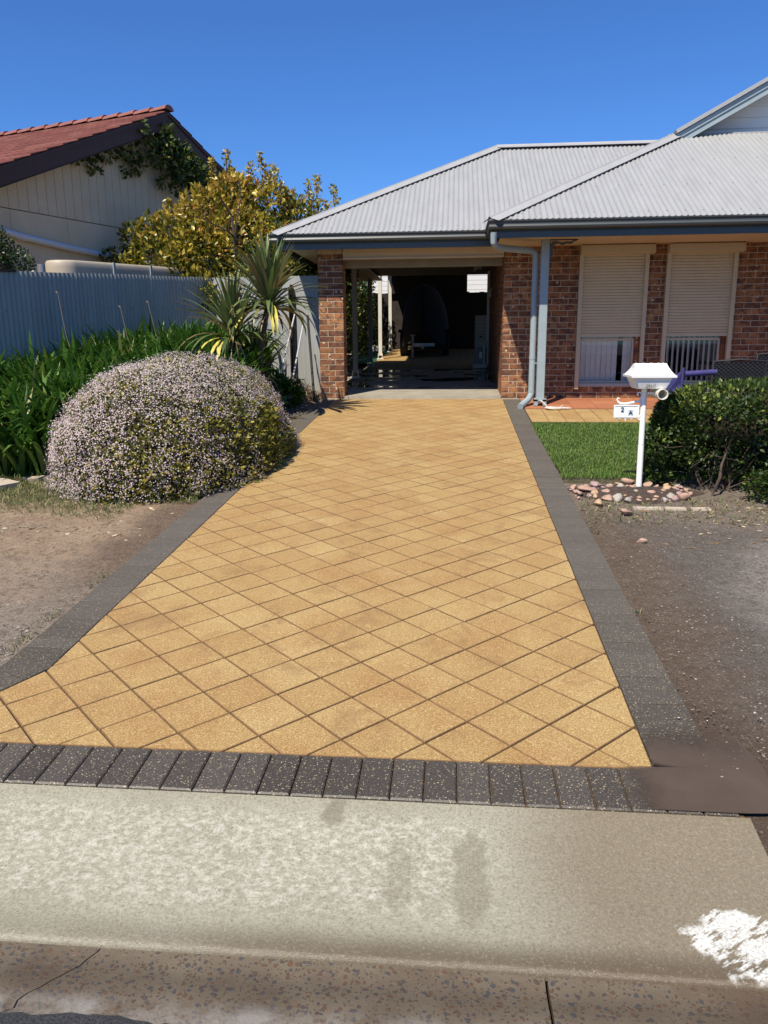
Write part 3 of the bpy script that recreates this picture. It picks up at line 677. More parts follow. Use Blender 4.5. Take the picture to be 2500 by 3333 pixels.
# corrugated roofs
PIT = tan(radians(28.4)); RZ = 2.995
def corr(x0, x1, ya, yb, zf, name, parent, mat, off=0., yfun=None):
    per, am, sg = .076, .0085, 6; n = max(2, int((x1-x0)/per*sg)); m = MB(); V = []
    for i in range(n+1):
        x = x0+(x1-x0)*i/n; h = am*cos(2*pi*(x/per)); a = ya(x); b = max(a+.001, yb(x))
        for t in (0, .5, 1): y = a+(b-a)*t; V.append((x, y-h*.45, zf(y)+h*.88))
    F = [(i*3+j, (i+1)*3+j, (i+1)*3+j+1, i*3+j+1) for i in range(n) for j in range(2)]
    return m.add(V, F).build(name, mat, parent, True)
def caps(p0, p1, wd, sag, name, parent, mat):    # folded ridge or hip capping between two points
    p0, p1 = Vector(p0), Vector(p1); d = (p1-p0).normalized(); s = d.cross(Vector((0, 0, 1))).normalized(); nrm = s.cross(d).normalized()
    prof = [(-wd, -sag), (-wd*.35, -sag*.30), (-.022, .002), (-.012, .018), (.012, .018), (.022, .002), (wd*.35, -sag*.30), (wd, -sag)]
    V = [tuple(p+s*a+nrm*b) for p in (p0, p1) for a, b in prof]; k = len(prof)
    return MB().add(V+[(v[0], v[1], v[2]-.004) for v in V], [(j, j+1, k+j+1, k+j) for j in range(k-1)]+[(2*k+j+1, 2*k+j, 3*k+j, 3*k+j+1) for j in range(k-1)]).build(name, mat, parent)
X1, XR1 = -2.70, -2.70; R1Y = 14.87; zf1 = lambda y: RZ+(y-E1)*PIT
R1Z = zf1(R1Y); H1 = R1Y-E1
roof = MB().add([(X1, E1+.0, RZ-.03), (X1+H1, R1Y, R1Z-.03), (X1+H1, R1Y+.001, R1Z-.03), (X1, R1Y+H1, RZ-.03)], [(0, 1, 2, 3)]).add([(X1, R1Y+H1, RZ-.03), (X1+H1, R1Y, R1Z-.03), (9, R1Y, R1Z-.03), (9, R1Y+H1, RZ-.03)], [(0, 1, 2, 3)]).build('roof', M['roof'], house)
x = X1+.02
while x < 4.2:
    x2 = x+.762; corr(x, x2, lambda q: E1+.02, lambda q: min(R1Y, E1+(q-X1)), zf1, 'roof_sheet', roof, M['roof']); x = x2
X2 = .385; R2Y = 13.56; zf2 = lambda y: RZ-.005+(y-E2)*PIT; H2 = R2Y-E2
x = X2+.02
while x < 9.2:
    x2 = x+.762; corr(x, x2, lambda q: E2+.02, lambda q: min(R2Y, E2+(q-X2)), zf2, 'roof_sheet', roof, M['roof']); x = x2
MB().add([(X2, E2, RZ-.02), (X2+H2, R2Y, zf2(R2Y)-.02), (X2+H2+1.5, R2Y+3, zf2(R2Y)), (X2, 14.5, RZ-.02)], [(0, 1, 2, 3)]).build('roof_side', M['roof'], roof)
c1 = caps((X1+.03, E1+.03, RZ+.03), (X1+H1, R1Y, R1Z+.03), .15, .045, 'hip_cap', roof, M['cap'])
caps((X1+H1, R1Y, R1Z+.03), (9, R1Y, R1Z+.03), .15, .06, 'ridge_cap', roof, M['cap'])
caps((X2+.03, E2+.03, RZ+.03), (X2+H2, R2Y, zf2(R2Y)+.03), .15, .045, 'hip_cap', roof, M['cap'])
sc = MB()
for zf, xa, xb, e, top, X0 in ((zf1, X1, 3.9, E1, R1Y, X1), (zf2, X2, 7, E2, R2Y, X2)):
    for yy, st in ((e+.16, 3), (e+1.02, 4), (e+1.95, 4), (e+2.75, 4)):
        i = 0; x = round(xa/.076)*.076
        while x < xb:
            if i % st == 0 and yy < e+(x-X0)-.25 and yy < top-.15:
                z = zf(yy)+.0085; sc.box(x-.007, x+.007, yy-.009, yy+.005, z-.004, z+.008)
            x += .076; i += 1
stuff(sc.build('roof_screws', M['galv'], roof))
# Dutch gable over the veranda roof
gx = X2+H2; AX = gx+3.4; AZ = zf2(R2Y)+3.4*PIT; gy = R2Y
gab = MB().add([(gx, gy+.28, zf2(R2Y)-.05), (AX*2-gx, gy+.28, zf2(R2Y)-.05), (AX, gy+.28, AZ-.10)], [(0, 1, 2)]).build('gable', M['white'], house)
z = zf2(R2Y)-.02
while z < AZ-.2:
    xl = gx+(z+.06-zf2(R2Y))/PIT+.1; MB().add([(xl, gy+.262, z), (2*AX-xl, gy+.262, z), (2*AX-xl, gy+.276, z+.155), (xl, gy+.276, z+.155), (xl, gy+.279, z), (2*AX-xl, gy+.279, z)], [(0, 1, 2, 3), (4, 5, 1, 0)]).build('weatherboard', M['white'], gab); z += .16
MB().box(gx-.1, 2*AX-gx, gy+.02, gy+.25, zf2(R2Y)-.02, zf2(R2Y)+.03).build('apron_flashing', M['cap'], gab)
def bargeb(sx):
    d = Vector((1*sx, 0, PIT)).normalized(); nn = Vector((-PIT*sx, 0, 1)).normalized(); p = Vector((gx if sx > 0 else 2*AX-gx, gy-.12, zf2(R2Y)-.02)); L = 3.4*sqrt(1+PIT*PIT)
    m = MB().obox(p-nn*.14, d*L, (0, .03, 0), nn*.15); m.obox(p-nn*.145+Vector((0, -.012, 0)), d*L, (0, .012, 0), nn*.05); m.obox(p-nn*.06+Vector((0, -.020, 0)), d*L, (0, .02, 0), nn*.07)
    m.build('barge_board', M['bluelt'], gab)
    MB().obox(p+nn*.035, d*L, (0, .35, 0), nn*.01).obox(p+nn*.02+Vector((0, -.06, 0)), d*L, (0, .16, 0), nn*.055).build('barge_cap', M['cap'], gab)
    MB().obox(p-nn*.10+Vector((0, .035, 0)), d*L, (0, .25, 0), nn*.012).build('gable_soffit', M['cream'], gab)
bargeb(1); bargeb(-1)
for sx in (1, -1):
    a = gx if sx > 0 else 2*AX-gx
    MB().add([(a, gy-.10, zf2(R2Y)+.02), (AX, gy-.10, AZ+.02), (AX, gy+6, AZ+.02), (a, gy+6, zf2(R2Y)+.02)], [(0, 1, 2, 3)]).build('gable_roof', M['roof'], roof)
# fascia and gutters (quad profile with rolled lip)
GP = [(0, 2.892), (.075, 2.892), (.098, 2.902), (.108, 2.925), (.100, 2.948), (.103, 2.975), (.118, 2.985), (.122, 3.0), (.112, 3.005), (.106, 2.995), (.10, 2.975), (0, 2.975)]
FP = [(0, 2.80), (.0, 2.795), (.028, 2.795), (.028, 2.87), (.018, 2.875), (.018, 2.95)]
def gut_run(path, zo=0):
    MB().sweep(path, [(o_, z+zo) for o_, z in FP]).build('fascia', M['blue'], house)
    g_ = MB().sweep(path, [(o_+.019, z+zo) for o_, z in GP]).build('roof_gutter', M['blue'], house, False); return g_
gut_run([(-2.58, 18.2), (-2.58, 11.62), (.52, 11.62)])
gut_run([(.535, 11.60), (.535, 10.66), (9.0, 10.66)], -.006)
# round downpipe from veranda corner to the post and down to the edging
dpp = [(.475, 10.60, 2.86), (.475, 10.62, 2.74), (.50, 10.72, 2.70), (.62, 10.95, 2.695), (1.02, 11.26, 2.69), (1.075, 11.285, 2.67), (1.09, 11.29, 2.60), (1.09, 11.29, .78), (1.085, 11.28, .72), (1.04, 11.20, .655), (.93, 11.02, .585), (.915, 10.98, .575)]
dp = MB().tube(dpp, [.045]*len(dpp), 14, True).build('downpipe', M['bluelt'], house, True)
for z in (.74, 1.22, 2.60): MB().tube([(1.09, 11.29, z), (1.09, 11.29, z+.05)], .0485, 14).build('pipe_collar', M['bluelt'], dp, True)
MB().box(1.10, 1.16, 11.26, 11.30, 1.95, 1.965).box(1.10, 1.16, 11.26, 11.30, 1.16, 1.175).build('pipe_bracket', M['bluelt'], dp)
# veranda posts with shoe and fretwork bracket
def vpost(x0):
    z0 = gz(11.2)+.02
    p = MB().prism([(x0+.004, 11.15), (x0+.106, 11.15), (x0+.11, 11.154), (x0+.11, 11.256), (x0+.106, 11.26), (x0+.004, 11.26), (x0, 11.256), (x0, 11.154)], z0+.075, 2.828).build('veranda_post', M['bluelt'], house)
    MB().box(x0-.03, x0+.02, 11.12, 11.29, z0, z0+.085).box(x0+.09, x0+.14, 11.12, 11.29, z0, z0+.085).box(x0-.03, x0+.14, 11.12, 11.29, z0+.06, z0+.10).build('post_shoe', M['bluelt'], p)
    # fretwork: outline with scrolled underside and one hole, built as two strips
    sx = x0+.112
    low = [(0, -.26), (.02, -.245), (.018, -.22), (.045, -.20), (.035, -.17), (.06, -.15), (.045, -.12), (.05, -.085), (.075, -.055), (.11, -.04), (.14, -.05), (.165, -.07), (.20, -.055), (.235, -.045), (.27, -.05), (.30, -.045), (.325, -.02), (.36, -.012), (.37, 0)]
    upp = [(0, -.20), (0, -.19), (0, -.17), (.006, -.15), (.012, -.13), (.02, -.11), (.012, -.08), (.012, -.06), (.02, -.035), (.04, -.012), (.09, -.012), (.13, -.020), (.17, -.030), (.20, -.022), (.235, -.018), (.27, -.022), (.30, -.015), (.33, 0), (.37, 0.001)]
    m = MB(); V = []
    for y in (11.190, 11.205):
        V += [(sx+a, y, 2.815+b) for a, b in low]+[(sx+a, y, 2.815+b) for a, b in upp]
    n = len(low); F = []
    for i in range(n-1): F += [(i, i+1, n+i+1, n+i), (2*n+i, 3*n+i, 3*n+i+1, 2*n+i+1), (i, 2*n+i, 2*n+i+1, i+1), (n+i, n+i+1, 3*n+i+1, 3*n+i)]
    m.add(V, F); m.box(sx, sx+.38, 11.188, 11.207, 2.812, 2.826); m.box(sx-.001, sx+.014, 11.188, 11.207, 2.52, 2.812)
    m.build('fretwork_bracket', M['blue'], p)
vpost(1.15); vpost(4.32)
# rear of the carport: posts, pergola rafters, tube light, back boards
for py in (15.1, 17.82, 20.22, 23.35):
    z0 = floor_z(py); top = 2.94 if py < 18.3 else 3.42
    p = MB().box(-1.985, -1.895, py, py+.09, z0+.09, top).build('carport_post', M['post2'] if py < 18.3 else M['post'], house)  # posts under the main roof get the shade-darkened paint
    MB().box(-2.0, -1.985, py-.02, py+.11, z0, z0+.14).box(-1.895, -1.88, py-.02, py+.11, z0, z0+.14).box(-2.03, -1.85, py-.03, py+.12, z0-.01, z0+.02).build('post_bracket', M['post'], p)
per = MB().box(-2.02, -1.86, 18.3, 24.6, 3.42, 3.56).build('pergola_beam', M['rafter'], house)
for y in (18.9, 19.9, 20.9, 21.9, 22.9, 23.9):
    MB().obox((-2.0, y, 3.35), (1.35, 0, .55), (0, .05, 0), (0, 0, .12)).obox((-.65, y, 3.90), (1.5, 0, -.50), (0, .05, 0), (0, 0, .12)).build('rafter', M['rafter'], house)
MB().add([(-2.1, 17.3, 3.60), (-.65, 17.3, 4.1), (-.65, 24.9, 4.1), (-2.1, 24.9, 3.60)], [(0, 1, 2, 3)]).add([(-.65, 17.3, 4.1), (6, 17.3, 3.62), (6, 24.9, 3.62), (-.65, 24.9, 4.1)], [(0, 1, 2, 3)]).build('pergola_roof', M['roof'], house)  # unseen front and right reach added to keep sun and sky out
for k in range(16): MB().box(-2.1+.152*k, -2.1+.152*k+.15, 24.45, 24.47, 2.9, 3.62+.35*(1-abs(k-8)/9)).build('screen_board', M['wood'], house)
MB().box(-2.1, .33, 24.48, 24.50, 2.9, 3.6).build('screen_gap_blocker', M['wood'], house)  # added sheet blocks light through the screen gaps
MB().tube([(.44, 15.0, 2.86), (.36, 16.3, 2.86)], .022, 8).box(.34, .50, 15.0, 16.3, 2.88, 2.94).build('tube_light_fitting', M['post'], house)
MB().tube([(.69, 16.9, floor_z(17)+.1), (.69, 16.9, 2.9)], .02, 8).tube([(.60, 16.8, floor_z(17)+.05), (.60, 16.8, 1.4), (.66, 16.9, 1.5), (.66, 16.9, 2.9)], .015, 8).build('wall_pipes', M['post'], house)

# ------------------------------------------------------------------ paving round the house
slab = struct(MB().add([(-1.715, 11.99, .655), (.70, 11.99, .655), (.70, 17.0, floor_z(17)), (-2.3, 17.0, floor_z(17)), (-2.3, 12.35, .67), (-1.715, 12.35, .67), (-1.715, 11.985, .57), (.70, 11.985, .57)],
    [(0, 1, 2, 3, 4, 5), (6, 7, 1, 0)]).build('carport_slab', M['slab']))
yard = struct(link('rear_paving', None, None, (-.6, 20, 1)))
MB().add([(-2.0, 17.0, floor_z(17)-.01), (3, 17.0, floor_z(17)-.01), (3, 25, floor_z(25)-.01), (-2.0, 25, floor_z(25)-.01)], [(0, 1, 2, 3)]).build('joint_sand', M['joint'], yard)
pm = MB()
for i in range(12):
    for j in range(33):
        x, y = -1.98+.232*i, 17.02+.232*j
        pm.add([(x, y, floor_z(y)), (x+.227, y, floor_z(y)), (x+.227, y+.227, floor_z(y+.227)), (x, y+.227, floor_z(y+.227))], [(0, 1, 2, 3)])
stuff(pm.build('rear_pavers', M['paver'], yard))
porch = struct(link('porch', None, None, (3, 11.4, .6)))
MB().add([(.97, 10.985, gz(10.985)+.008), (9, 10.985, gz(10.985)+.008), (9, 12.0, gz(12)+.008), (.97, 12.0, gz(12)+.008), (.97, 10.985, .50), (9, 10.985, .50)], [(0, 1, 2, 3), (4, 5, 1, 0)]).build('bedding', M['mortar_d'], porch)
tm = MB().add([(0, 0, 0), (.328, 0, 0), (.328, .328, .328*SL), (0, .328, .328*SL), (0, -.001, -.03), (.328, -.001, -.03)], [(0, 1, 2, 3), (4, 5, 1, 0)]).mesh('tile', M['terra'])
for i in range(20):
    for j in range(3):
        x, y = .985+.332*i, 10.975+.334*j; link('tile', tm, porch, (x, y, gz(y)+.018+random.uniform(-.001, .001)))
path = struct(link('path', None, None, (3, 10.3, .5)))
MB().add([(.97, 9.86, gz(9.86)+.002), (9, 9.86, gz(9.86)+.002), (9, 10.975, gz(10.975)+.002), (.97, 10.975, gz(10.975)+.002)], [(0, 1, 2, 3)]).build('bedding', M['joint'], path)
pmesh = paver_mesh('paver', [(.002, .002), (.219, .002), (.219, .515), (.002, .515)], M['paver'])
for i in range(26):
    for j in range(2): x, y = .975+.222*i, 9.87+.518*j; link('paver', pmesh, path, (x, y, gz(y)+.009))

# ------------------------------------------------------------------ fence on the left boundary
FA, FB, FC = Vector((-4.32, 13.8, 0)), Vector((-5.83, 9.79, 0)), Vector((-2.13, 12.84, 0))
fd = (FA-FB).normalized(); fn = Vector((fd.y, -fd.x, 0))       # along the fence, towards the garden
def fence_run(p0, d, nsheets, top0, slope, base, name_parent, nrm, first=.0):
    per, am, sg = .076, .0085, 6; nr_ = 10
    for k in range(nsheets):
        n = nr_*sg; V = []; dz = random.uniform(-.006, .006); off = random.uniform(0, .006)
        for i in range(n+1):
            s = k*per*nr_+i*per/sg; h = am*cos(2*pi*i/sg); p = p0+d*s+nrm*(h+off*(i == 0))
            zt = top0+slope*s+dz; zb = base(s)
            for z in (zb, zt): V.append((p.x, p.y, z))
        MB().add(V, [(i*2, i*2+2, i*2+3, i*2+1) for i in range(n)]).build('fence_sheet', M['fence'], name_parent, True)
fen = thing('corrugated_fence', 'long blue-grey corrugated metal fence in shade behind the strappy leaves', 'fence', (-5.2, 11.5, .5))
Ltot = (FA-FB).length; ns = 9; p0 = FA-fd*(ns*.76)
sl_ = (2.61-2.41)/Ltot
fence_run(p0, fd, ns, 2.61-sl_*ns*.76, sl_, lambda s: gz(min(12, p0.y+fd.y*s))-.03, fen, fn)
MB().obox(p0+Vector((0, 0, 2.615-sl_*ns*.76-.02))-fn*.02, fd*(ns*.76-4.05)+Vector((0, 0, sl_*(ns*.76-4.05))), fn*.04, (0, 0, .035)).build('fence_capping', M['barge'], fen)
m = MB()
for k in range(ns*10):
    if k % 3 == 1:
        q = p0+fd*(k*.076)+fn*.009; z = 2.61-sl_*(ns*.76-k*.076)-.50; m.box(q.x-.005, q.x+.005, q.y-.005, q.y+.005, z-.005, z+.005)
stuff(m.build('fence_screws', M['black'], fen))
fen2 = thing('corrugated_fence', 'short sunlit corrugated fence panel joining the brick pier of the carport', 'fence', (-3.2, 13.3, .6))
d2 = (FC-FA).normalized(); n2 = Vector((d2.y, -d2.x, 0))
if n2.y > 0: n2 = -n2
fence_run(FA, d2, 3, 2.60, -.03, lambda s: gz(12)-.05, fen2, n2)
MB().obox(FA+Vector((0, 0, 1.0))-n2*.06, d2*2.3, -n2*.04, (0, 0, .05)).build('rail', M['wood'], fen2)
# side fence of dark timber beyond the carport posts, and fence across the back
sf = thing('timber_fence', 'dark timber fence along the left side of the carport, in deep shade', 'fence', (-2.75, 16, .7))
pl = MB().box(0, .1515, -.01, .01, 0, 1.75).mesh('fence_plank', M['wood'])
y = 12.95
while y < 19.4: link('fence_plank', pl, sf, (-2.72, y, .62+.04*(y-12)), (0, 0, pi/2)); y += .152
bf = thing('timber_fence', 'dark timber fence across the back of the carport below the pale wall', 'fence', (-.5, 24.6, 1.1))
x = -3.4
while x < 2.5: link('fence_plank', pl, bf, (x, 24.6, 1.17+random.uniform(-.01, .02))); x += .152
MB().box(-2.75, -2.735, 12.9, 19.4, .6, 2.35).build('plank_gap_blocker', M['wood'], sf); MB().box(-3.4, 2.6, 24.63, 24.66, 1.1, 2.90).build('plank_gap_blocker', M['wood'], bf)  # sheets added behind both fences to stop light between planks
# pale weatherboard wall beyond the back fence
wb = thing('weatherboard_wall', 'bright pale weatherboard wall of the house seen through the carport', 'wall', (.5, 27, 1.2))
for k in range(20): MB().box(-3, 4.5, 27, 27.05+.0, 1.2+k*.15, 1.2+k*.15+.142).build('weatherboard', M['white'], wb)
MB().box(-3, 4.5, 27.02, 27.06, 1.2, 4.2).build('wall_backing', M['darkin'], wb)

# ------------------------------------------------------------------ neighbour's house: gable wall turned to the driveway
AP = Vector((-5.67, 15.9, 5.93)); nd = Vector((.327, .945, 0)).normalized(); nn_ = Vector((nd.y, -nd.x, 0)); GS = .425
nb_h = thing('neighbour_house', 'beige house with dark brown barge boards and red tiled roof behind the fence', 'house', (-7, 15, .7))
def L2(s, o, z): p = AP+nd*s+nn_*o; return (p.x, p.y, z)    # s along the gable, o towards the driveway
WO = -.42; HL = 7.2
# gable wall: boards above a horizontal joint, smooth sheets below
ZJ = 3.63
for k in range(-26, 27):
    a, b = k*.2+.004, (k+1)*.2-.004; za, zb = AP.z-.30-abs(a)*GS, AP.z-.30-abs(b)*GS
    if min(za, zb) < ZJ+.1: continue
    MB().add([L2(a, WO, ZJ+.012), L2(b, WO, ZJ+.012), L2(b, WO, zb), L2(a, WO, za), L2(a, WO-.03, ZJ), L2(b, WO-.03, ZJ), L2(b, WO-.03, zb), L2(a, WO-.03, za)],
             [(0, 1, 2, 3), (1, 5, 6, 2), (4, 0, 3, 7)]).build('wall_board', M['board'], nb_h)
for k in range(-6, 6):
    a, b = k*1.2+.003, (k+1)*1.2-.003
    MB().add([L2(a, WO+.004, .5), L2(b, WO+.004, .5), L2(b, WO+.004, ZJ-.004), L2(a, WO+.004, ZJ-.004)], [(0, 1, 2, 3)]).build('wall_sheet', M['board'], nb_h)
MB().add([L2(-HL, WO-.025, .5), L2(HL, WO-.025, .5), L2(HL, WO-.025, AP.z-.3-HL*GS), L2(0, WO-.025, AP.z-.30), L2(-HL, WO-.025, AP.z-.3-HL*GS)], [(0, 1, 2, 3, 4)]).build('wall', M['batten'], nb_h)
MB().add([L2(-HL+.5, WO-.03, .4), L2(-HL+.5, WO-12, .4), L2(-HL+.5, WO-12, 2.9), L2(-HL+.5, WO-.03, 2.9)], [(0, 1, 2, 3)]).build('wall', M['board'], nb_h)
for sg_ in (-1, 1):
    d = Vector((nd.x*sg_, nd.y*sg_, -GS)).normalized(); L = HL*sqrt(1+GS*GS)
    o = Vector(L2(0, 0, AP.z-.36)); up_ = Vector((0, 0, .30))
    MB().obox(o, d*L, -nn_*.03, up_).obox(o+nn_*.0+Vector((0, 0, -.0)), d*L, -nn_*.45, Vector((0, 0, .02))).build('barge_board', M['barge'], nb_h)
    MB().obox(o+nn_*.004+Vector((0, 0, .255)), d*L, nn_*.022, Vector((0, 0, .055))).build('barge_trim', M['barge'], nb_h)
    MB().add([L2(0, .03, AP.z-.05), L2(HL*sg_, .03, AP.z-.05-HL*GS), L2(HL*sg_, -14, AP.z-.05-HL*GS), L2(0, -14, AP.z-.05)], [(0, 1, 2, 3)]).build('roof', M['barge'], nb_h)
rf = [o for o in bpy.data.objects if o.parent == nb_h and o.name.startswith('roof')][0]
# tiles: one interlocking profile, laid in courses on both slopes
def tile_me(sg_):
    m = MB(); prof = [(0, .0), (.03, .022), (.07, .026), (.11, .006), (.16, .004), (.20, .024), (.25, .026), (.29, .004), (.305, .0)]
    dd = Vector((nd.x*sg_, nd.y*sg_, -GS)).normalized()*.37; V = []
    for t, lift in ((0, 0.), (1, .026)):
        for a, h in prof: p = dd*t-nn_*a; V.append((p.x, p.y, p.z+h+lift))
    k = len(prof); V += [(v[0], v[1], v[2]-.03) for v in V[k:2*k]]; V += [V[0], V[k], (V[k][0], V[k][1], V[k][2]-.03)]
    F = [(j+1, j, k+j, k+j+1) for j in range(k-1)]+[(k+j+1, k+j, 2*k+j, 2*k+j+1) for j in range(k-1)]+[(3*k, 3*k+1, 3*k+2)]
    return m.add(V, F).mesh('roof_tile', M['rtile'])
for sg_, nco in ((-1, 16), (1, 0)):
    tme = tile_me(sg_)
    for r_ in range(20):
        for c_ in range(12 if sg_ < 0 else 1):
            s = (r_*.345+.02)*sg_; o = .03-c_*.302; p = L2(s, o, AP.z-.035-abs(s)*GS)
            link('roof_tile', tme, rf, p)
far = MB(); tme = tile_me(-1)
for r_ in range(20):
    for c_ in range(12, 40):
        s = -(r_*.345+.02); p = Vector(L2(s, .03-c_*.302, AP.z-.035-abs(s)*GS)); far.add([tuple(v.co+p) for v in tme.vertices], [tuple(q.vertices) for q in tme.polygons])
stuff(far.build('far_roof_tiles', M['rtile'], rf))
for k in range(30):
    o = .06-k*.40; a = Vector(L2(0, o, AP.z+.045)); b = Vector(L2(0, o-.43, AP.z+.025))
    m = MB(); V = []
    for p, sc_ in ((a, 1.08), (b, .95)):
        for t in range(7): th = pi*t/6; V.append(tuple(p+nd*(.125*cos(th)*sc_)+Vector((0, 0, .085*sin(th)*sc_-.06))))
    m.add(V, [(t, t+1, 8+t, 7+t) for t in range(6)]+[tuple(range(7))]); m.build('ridge_tile', M['ridge_r'], rf)
# white drain pipe sloping across the wall
dpn = thing('waste_pipe', 'thick white plastic pipe sloping down across the beige wall above the fence', 'pipe', (-6.5, 11.5, 3))
MB().tube([(-7.28, 12.32, 3.27), (-7.14, 12.70, 3.215), (-6.80, 13.65, 3.13), (-6.40, 14.8, 3.06), (-6.2, 15.4, 3.02)], .056, 14).build('pipe', M['pvc'], dpn, True)
MB().tube([(-7.16, 12.66, 3.223), (-7.12, 12.78, 3.204)], .066, 14).build('coupling', M['pvc'], dpn, True)
# slimline water tank just behind the fence
tk = thing('water_tank', 'beige slimline water tank with blue straps showing just above the fence', 'water tank', (-5.6, 12.6, .6))
t0 = Vector((-6.35, 11.75, 0)); TL = 3.5; tw = .55
def rrect(L, wd, r_, n=6):
    out = []
    for cx_, cy_, a0 in ((r_, r_, pi), (L-r_, r_, 1.5*pi), (L-r_, wd-r_, 0), (r_, wd-r_, .5*pi)):
        for k in range(n+1): a = a0+.5*pi*k/n; out.append((cx_+r_*cos(a), cy_+r_*sin(a)))
    return out
def tring(ins, z): return [tuple(t0+fd*(a*(1-ins/TL)+ins/2)+fn*(-.05+b*(1-2*ins)+ins*.5)+Vector((0, 0, z))) for a, b in rrect(TL, tw, .26)]
rings = [tring(0, .6), tring(0, 2.62), tring(.01, 2.68), tring(.03, 2.71), tring(.06, 2.725)]
zs = .02
V = [p for rg in rings for p in rg]; kk = len(rings[0])
V = [(p[0], p[1], p[2]+.028*((Vector(p)-t0).dot(fd))) for p in V]
F = [(j*kk+i, j*kk+(i+1) % kk, (j+1)*kk+(i+1) % kk, (j+1)*kk+i) for j in range(4) for i in range(kk)]+[tuple(4*kk+i for i in range(kk))]
MB().add(V, F).build('tank_body', M['tank'], tk, True)
for a in (1.0, 1.85, 2.65, 3.3):
    q = t0+fd*a+fn*(-.05+tw+.004)+Vector((0, 0, .7)); MB().obox(q, fd*.045, fn*.02, (0, 0, 2.03+.028*a)).build('strap', M['bluelt'], tk)
mbx = thing('post_cap', 'small grey metal post cap and bracket standing above the fence capping', 'bracket', (-5.95, 11.0, 2.4))
MB().tube([(-5.93, 11.02, 2.3), (-5.93, 11.02, 2.60)], .055, 10).build('cap', M['galv'], mbx, True); MB().box(-6.12, -5.98, 10.93, 10.95, 2.40, 2.51).build('bracket', M['pvc'], mbx)

# ------------------------------------------------------------------ vegetation
def leaf_cloud(name, centres, radii, n, size, mat, parent, tmpl=LEAF2, shell=.55, seed=0, up=.3, ybase=None, rndf=None, stretch=1.):
    rg = np.random.default_rng(seed); C = np.array(centres, float); Rr = np.array(radii, float)
    if Rr.ndim == 1: Rr = np.repeat(Rr[:, None], 3, 1)
    wt = np.prod(Rr, axis=1)**(2/3); k = rg.choice(len(C), n, p=wt/wt.sum())
    d = unit(rg.normal(size=(n, 3))); rad = shell+(1-shell)*rg.random(n)**.5; P = C[k]+d*Rr[k]*rad[:, None]
    dirs = unit(d+rg.normal(size=(n, 3))*.7+np.array([0, 0, up])); R = rotmats(dirs, d+rg.normal(size=(n, 3))*.5)
    S = size*(.6+.8*rg.random(n)); rn = rg.random(n) if rndf is None else rndf(P, rg)
    return scatter(name, tmpl[0]*np.array([stretch, 1, 1]), tmpl[1], P, R, S, mat, parent, rn)
def core(name, c, rad, mat, parent, seed=0, amp=.12, sub=3, zmin=None):
    import bmesh
    bm = bmesh.new(); bmesh.ops.create_icosphere(bm, subdivisions=sub, radius=1)
    P = np.array([v.co[:] for v in bm.verts]); P = P*(1+amp*fbm(P, seed, 2.)[:, None]); P = P*np.array(rad)+np.array(c)
    if zmin is not None: P[:, 2] = np.maximum(P[:, 2], zmin)
    F = np.array([[v.index for v in f_.verts] for f_ in bm.faces]); bm.free()
    return link(name, npmesh(name, P, F, mat, None, True), parent)
def branch(m, p, d, L, r0, depth, rg, seg=4):
    pts = [Vector(p)]; d = Vector(d).normalized()
    for i in range(seg): d = (d+Vector(rg.normal(size=3)*.18)).normalized(); pts.append(pts[-1]+d*(L/seg))
    m.tube(pts, [r0*(1-.55*i/seg) for i in range(seg+1)], 5, False)
    if depth:
        for _ in range(3): k = rg.integers(1, seg+1); branch(m, pts[k], d+Vector(rg.normal(size=3)*.7), L*.65, r0*.5, depth-1, rg, seg)
# the mound of pale flowers beside the driveway
fb = thing('flowering_bush', 'low rounded bush covered in tiny pale pink and lilac flowers beside the driveway', 'bush', (-2.85, 7.4, .3))
BC = np.array([-2.75, 7.62, .22]); BR = np.array([1.05, 1.72, 1.08])
def bush_surf(n, rg, jit=.05):
    d = unit(rg.normal(size=(n*2, 3))); d = d[d[:, 2] > -.18][:n]
    e = np.abs(d)**.92*np.sign(d); e = e/(np.sum(np.abs(e)**2.3, axis=1)**(1/2.3))[:, None]
    lump = 1+.05*fbm(d, 5, 1.8)+.04*fbm(d, 9, 5.)+.028*fbm(d, 3, 12.)+.016*fbm(d, 4, 30.)
    P = BC+e*BR*lump[:, None]
    P[:, 0] += .12*(7.6-P[:, 1])*-.25
    nr = unit(e/BR); return P, nr, d
rg = np.random.default_rng(11)
P, nr, d_ = bush_surf(30000, rg)
gap = fbm(P, 21, 3.2); dark = (((P-np.array([-1.95, 6.35, .78]))/np.array([.14, .18, .07]))**2).sum(1) < 1
core('twigs', tuple(BC), tuple(BR*.90), M['core'], fb, 5, .03, 4, .1)
Pl = P-nr*(rg.random(len(P))*.09)[:, None]; dl = unit(nr+rg.normal(size=P.shape)*.6); ok = (P[:, 2] > gz(6)-.02+.066*(P[:, 1]-6)*0) & ~dark
side = np.clip((P[:, 0]-BC[0])/BR[0], -1, 1)
rl = np.clip(.45+.25*rg.normal(size=len(P))+.18*fbm(P, 31, 2.), 0, 1)
scatter('foliage', LEAF2[0], LEAF2[1], Pl[ok], rotmats(dl[ok], nr[ok]+rg.normal(size=P[ok].shape)*.5), .042*(.6+.8*rg.random(ok.sum())), M['bushleaf'], fb, rl[ok])
P, nr, d_ = bush_surf(92000, rg); side = (P[:, 0]-BC[0])/BR[0]
dark = (((P-np.array([-1.95, 6.35, .78]))/np.array([.20, .26, .10]))**2).sum(1) < 1
dens = .70+.45*fbm(P, 41, 2.6)+.45*fbm(P, 42, 9.)-.75*np.clip((side-.70)/.25, 0, 1)
ok = (rg.random(len(P)) < dens) & ~dark & (P[:, 2] > gz(5.8)+.0)
P, nr = P[ok], nr[ok]; ctr = fbm(P, 51, 1.6)
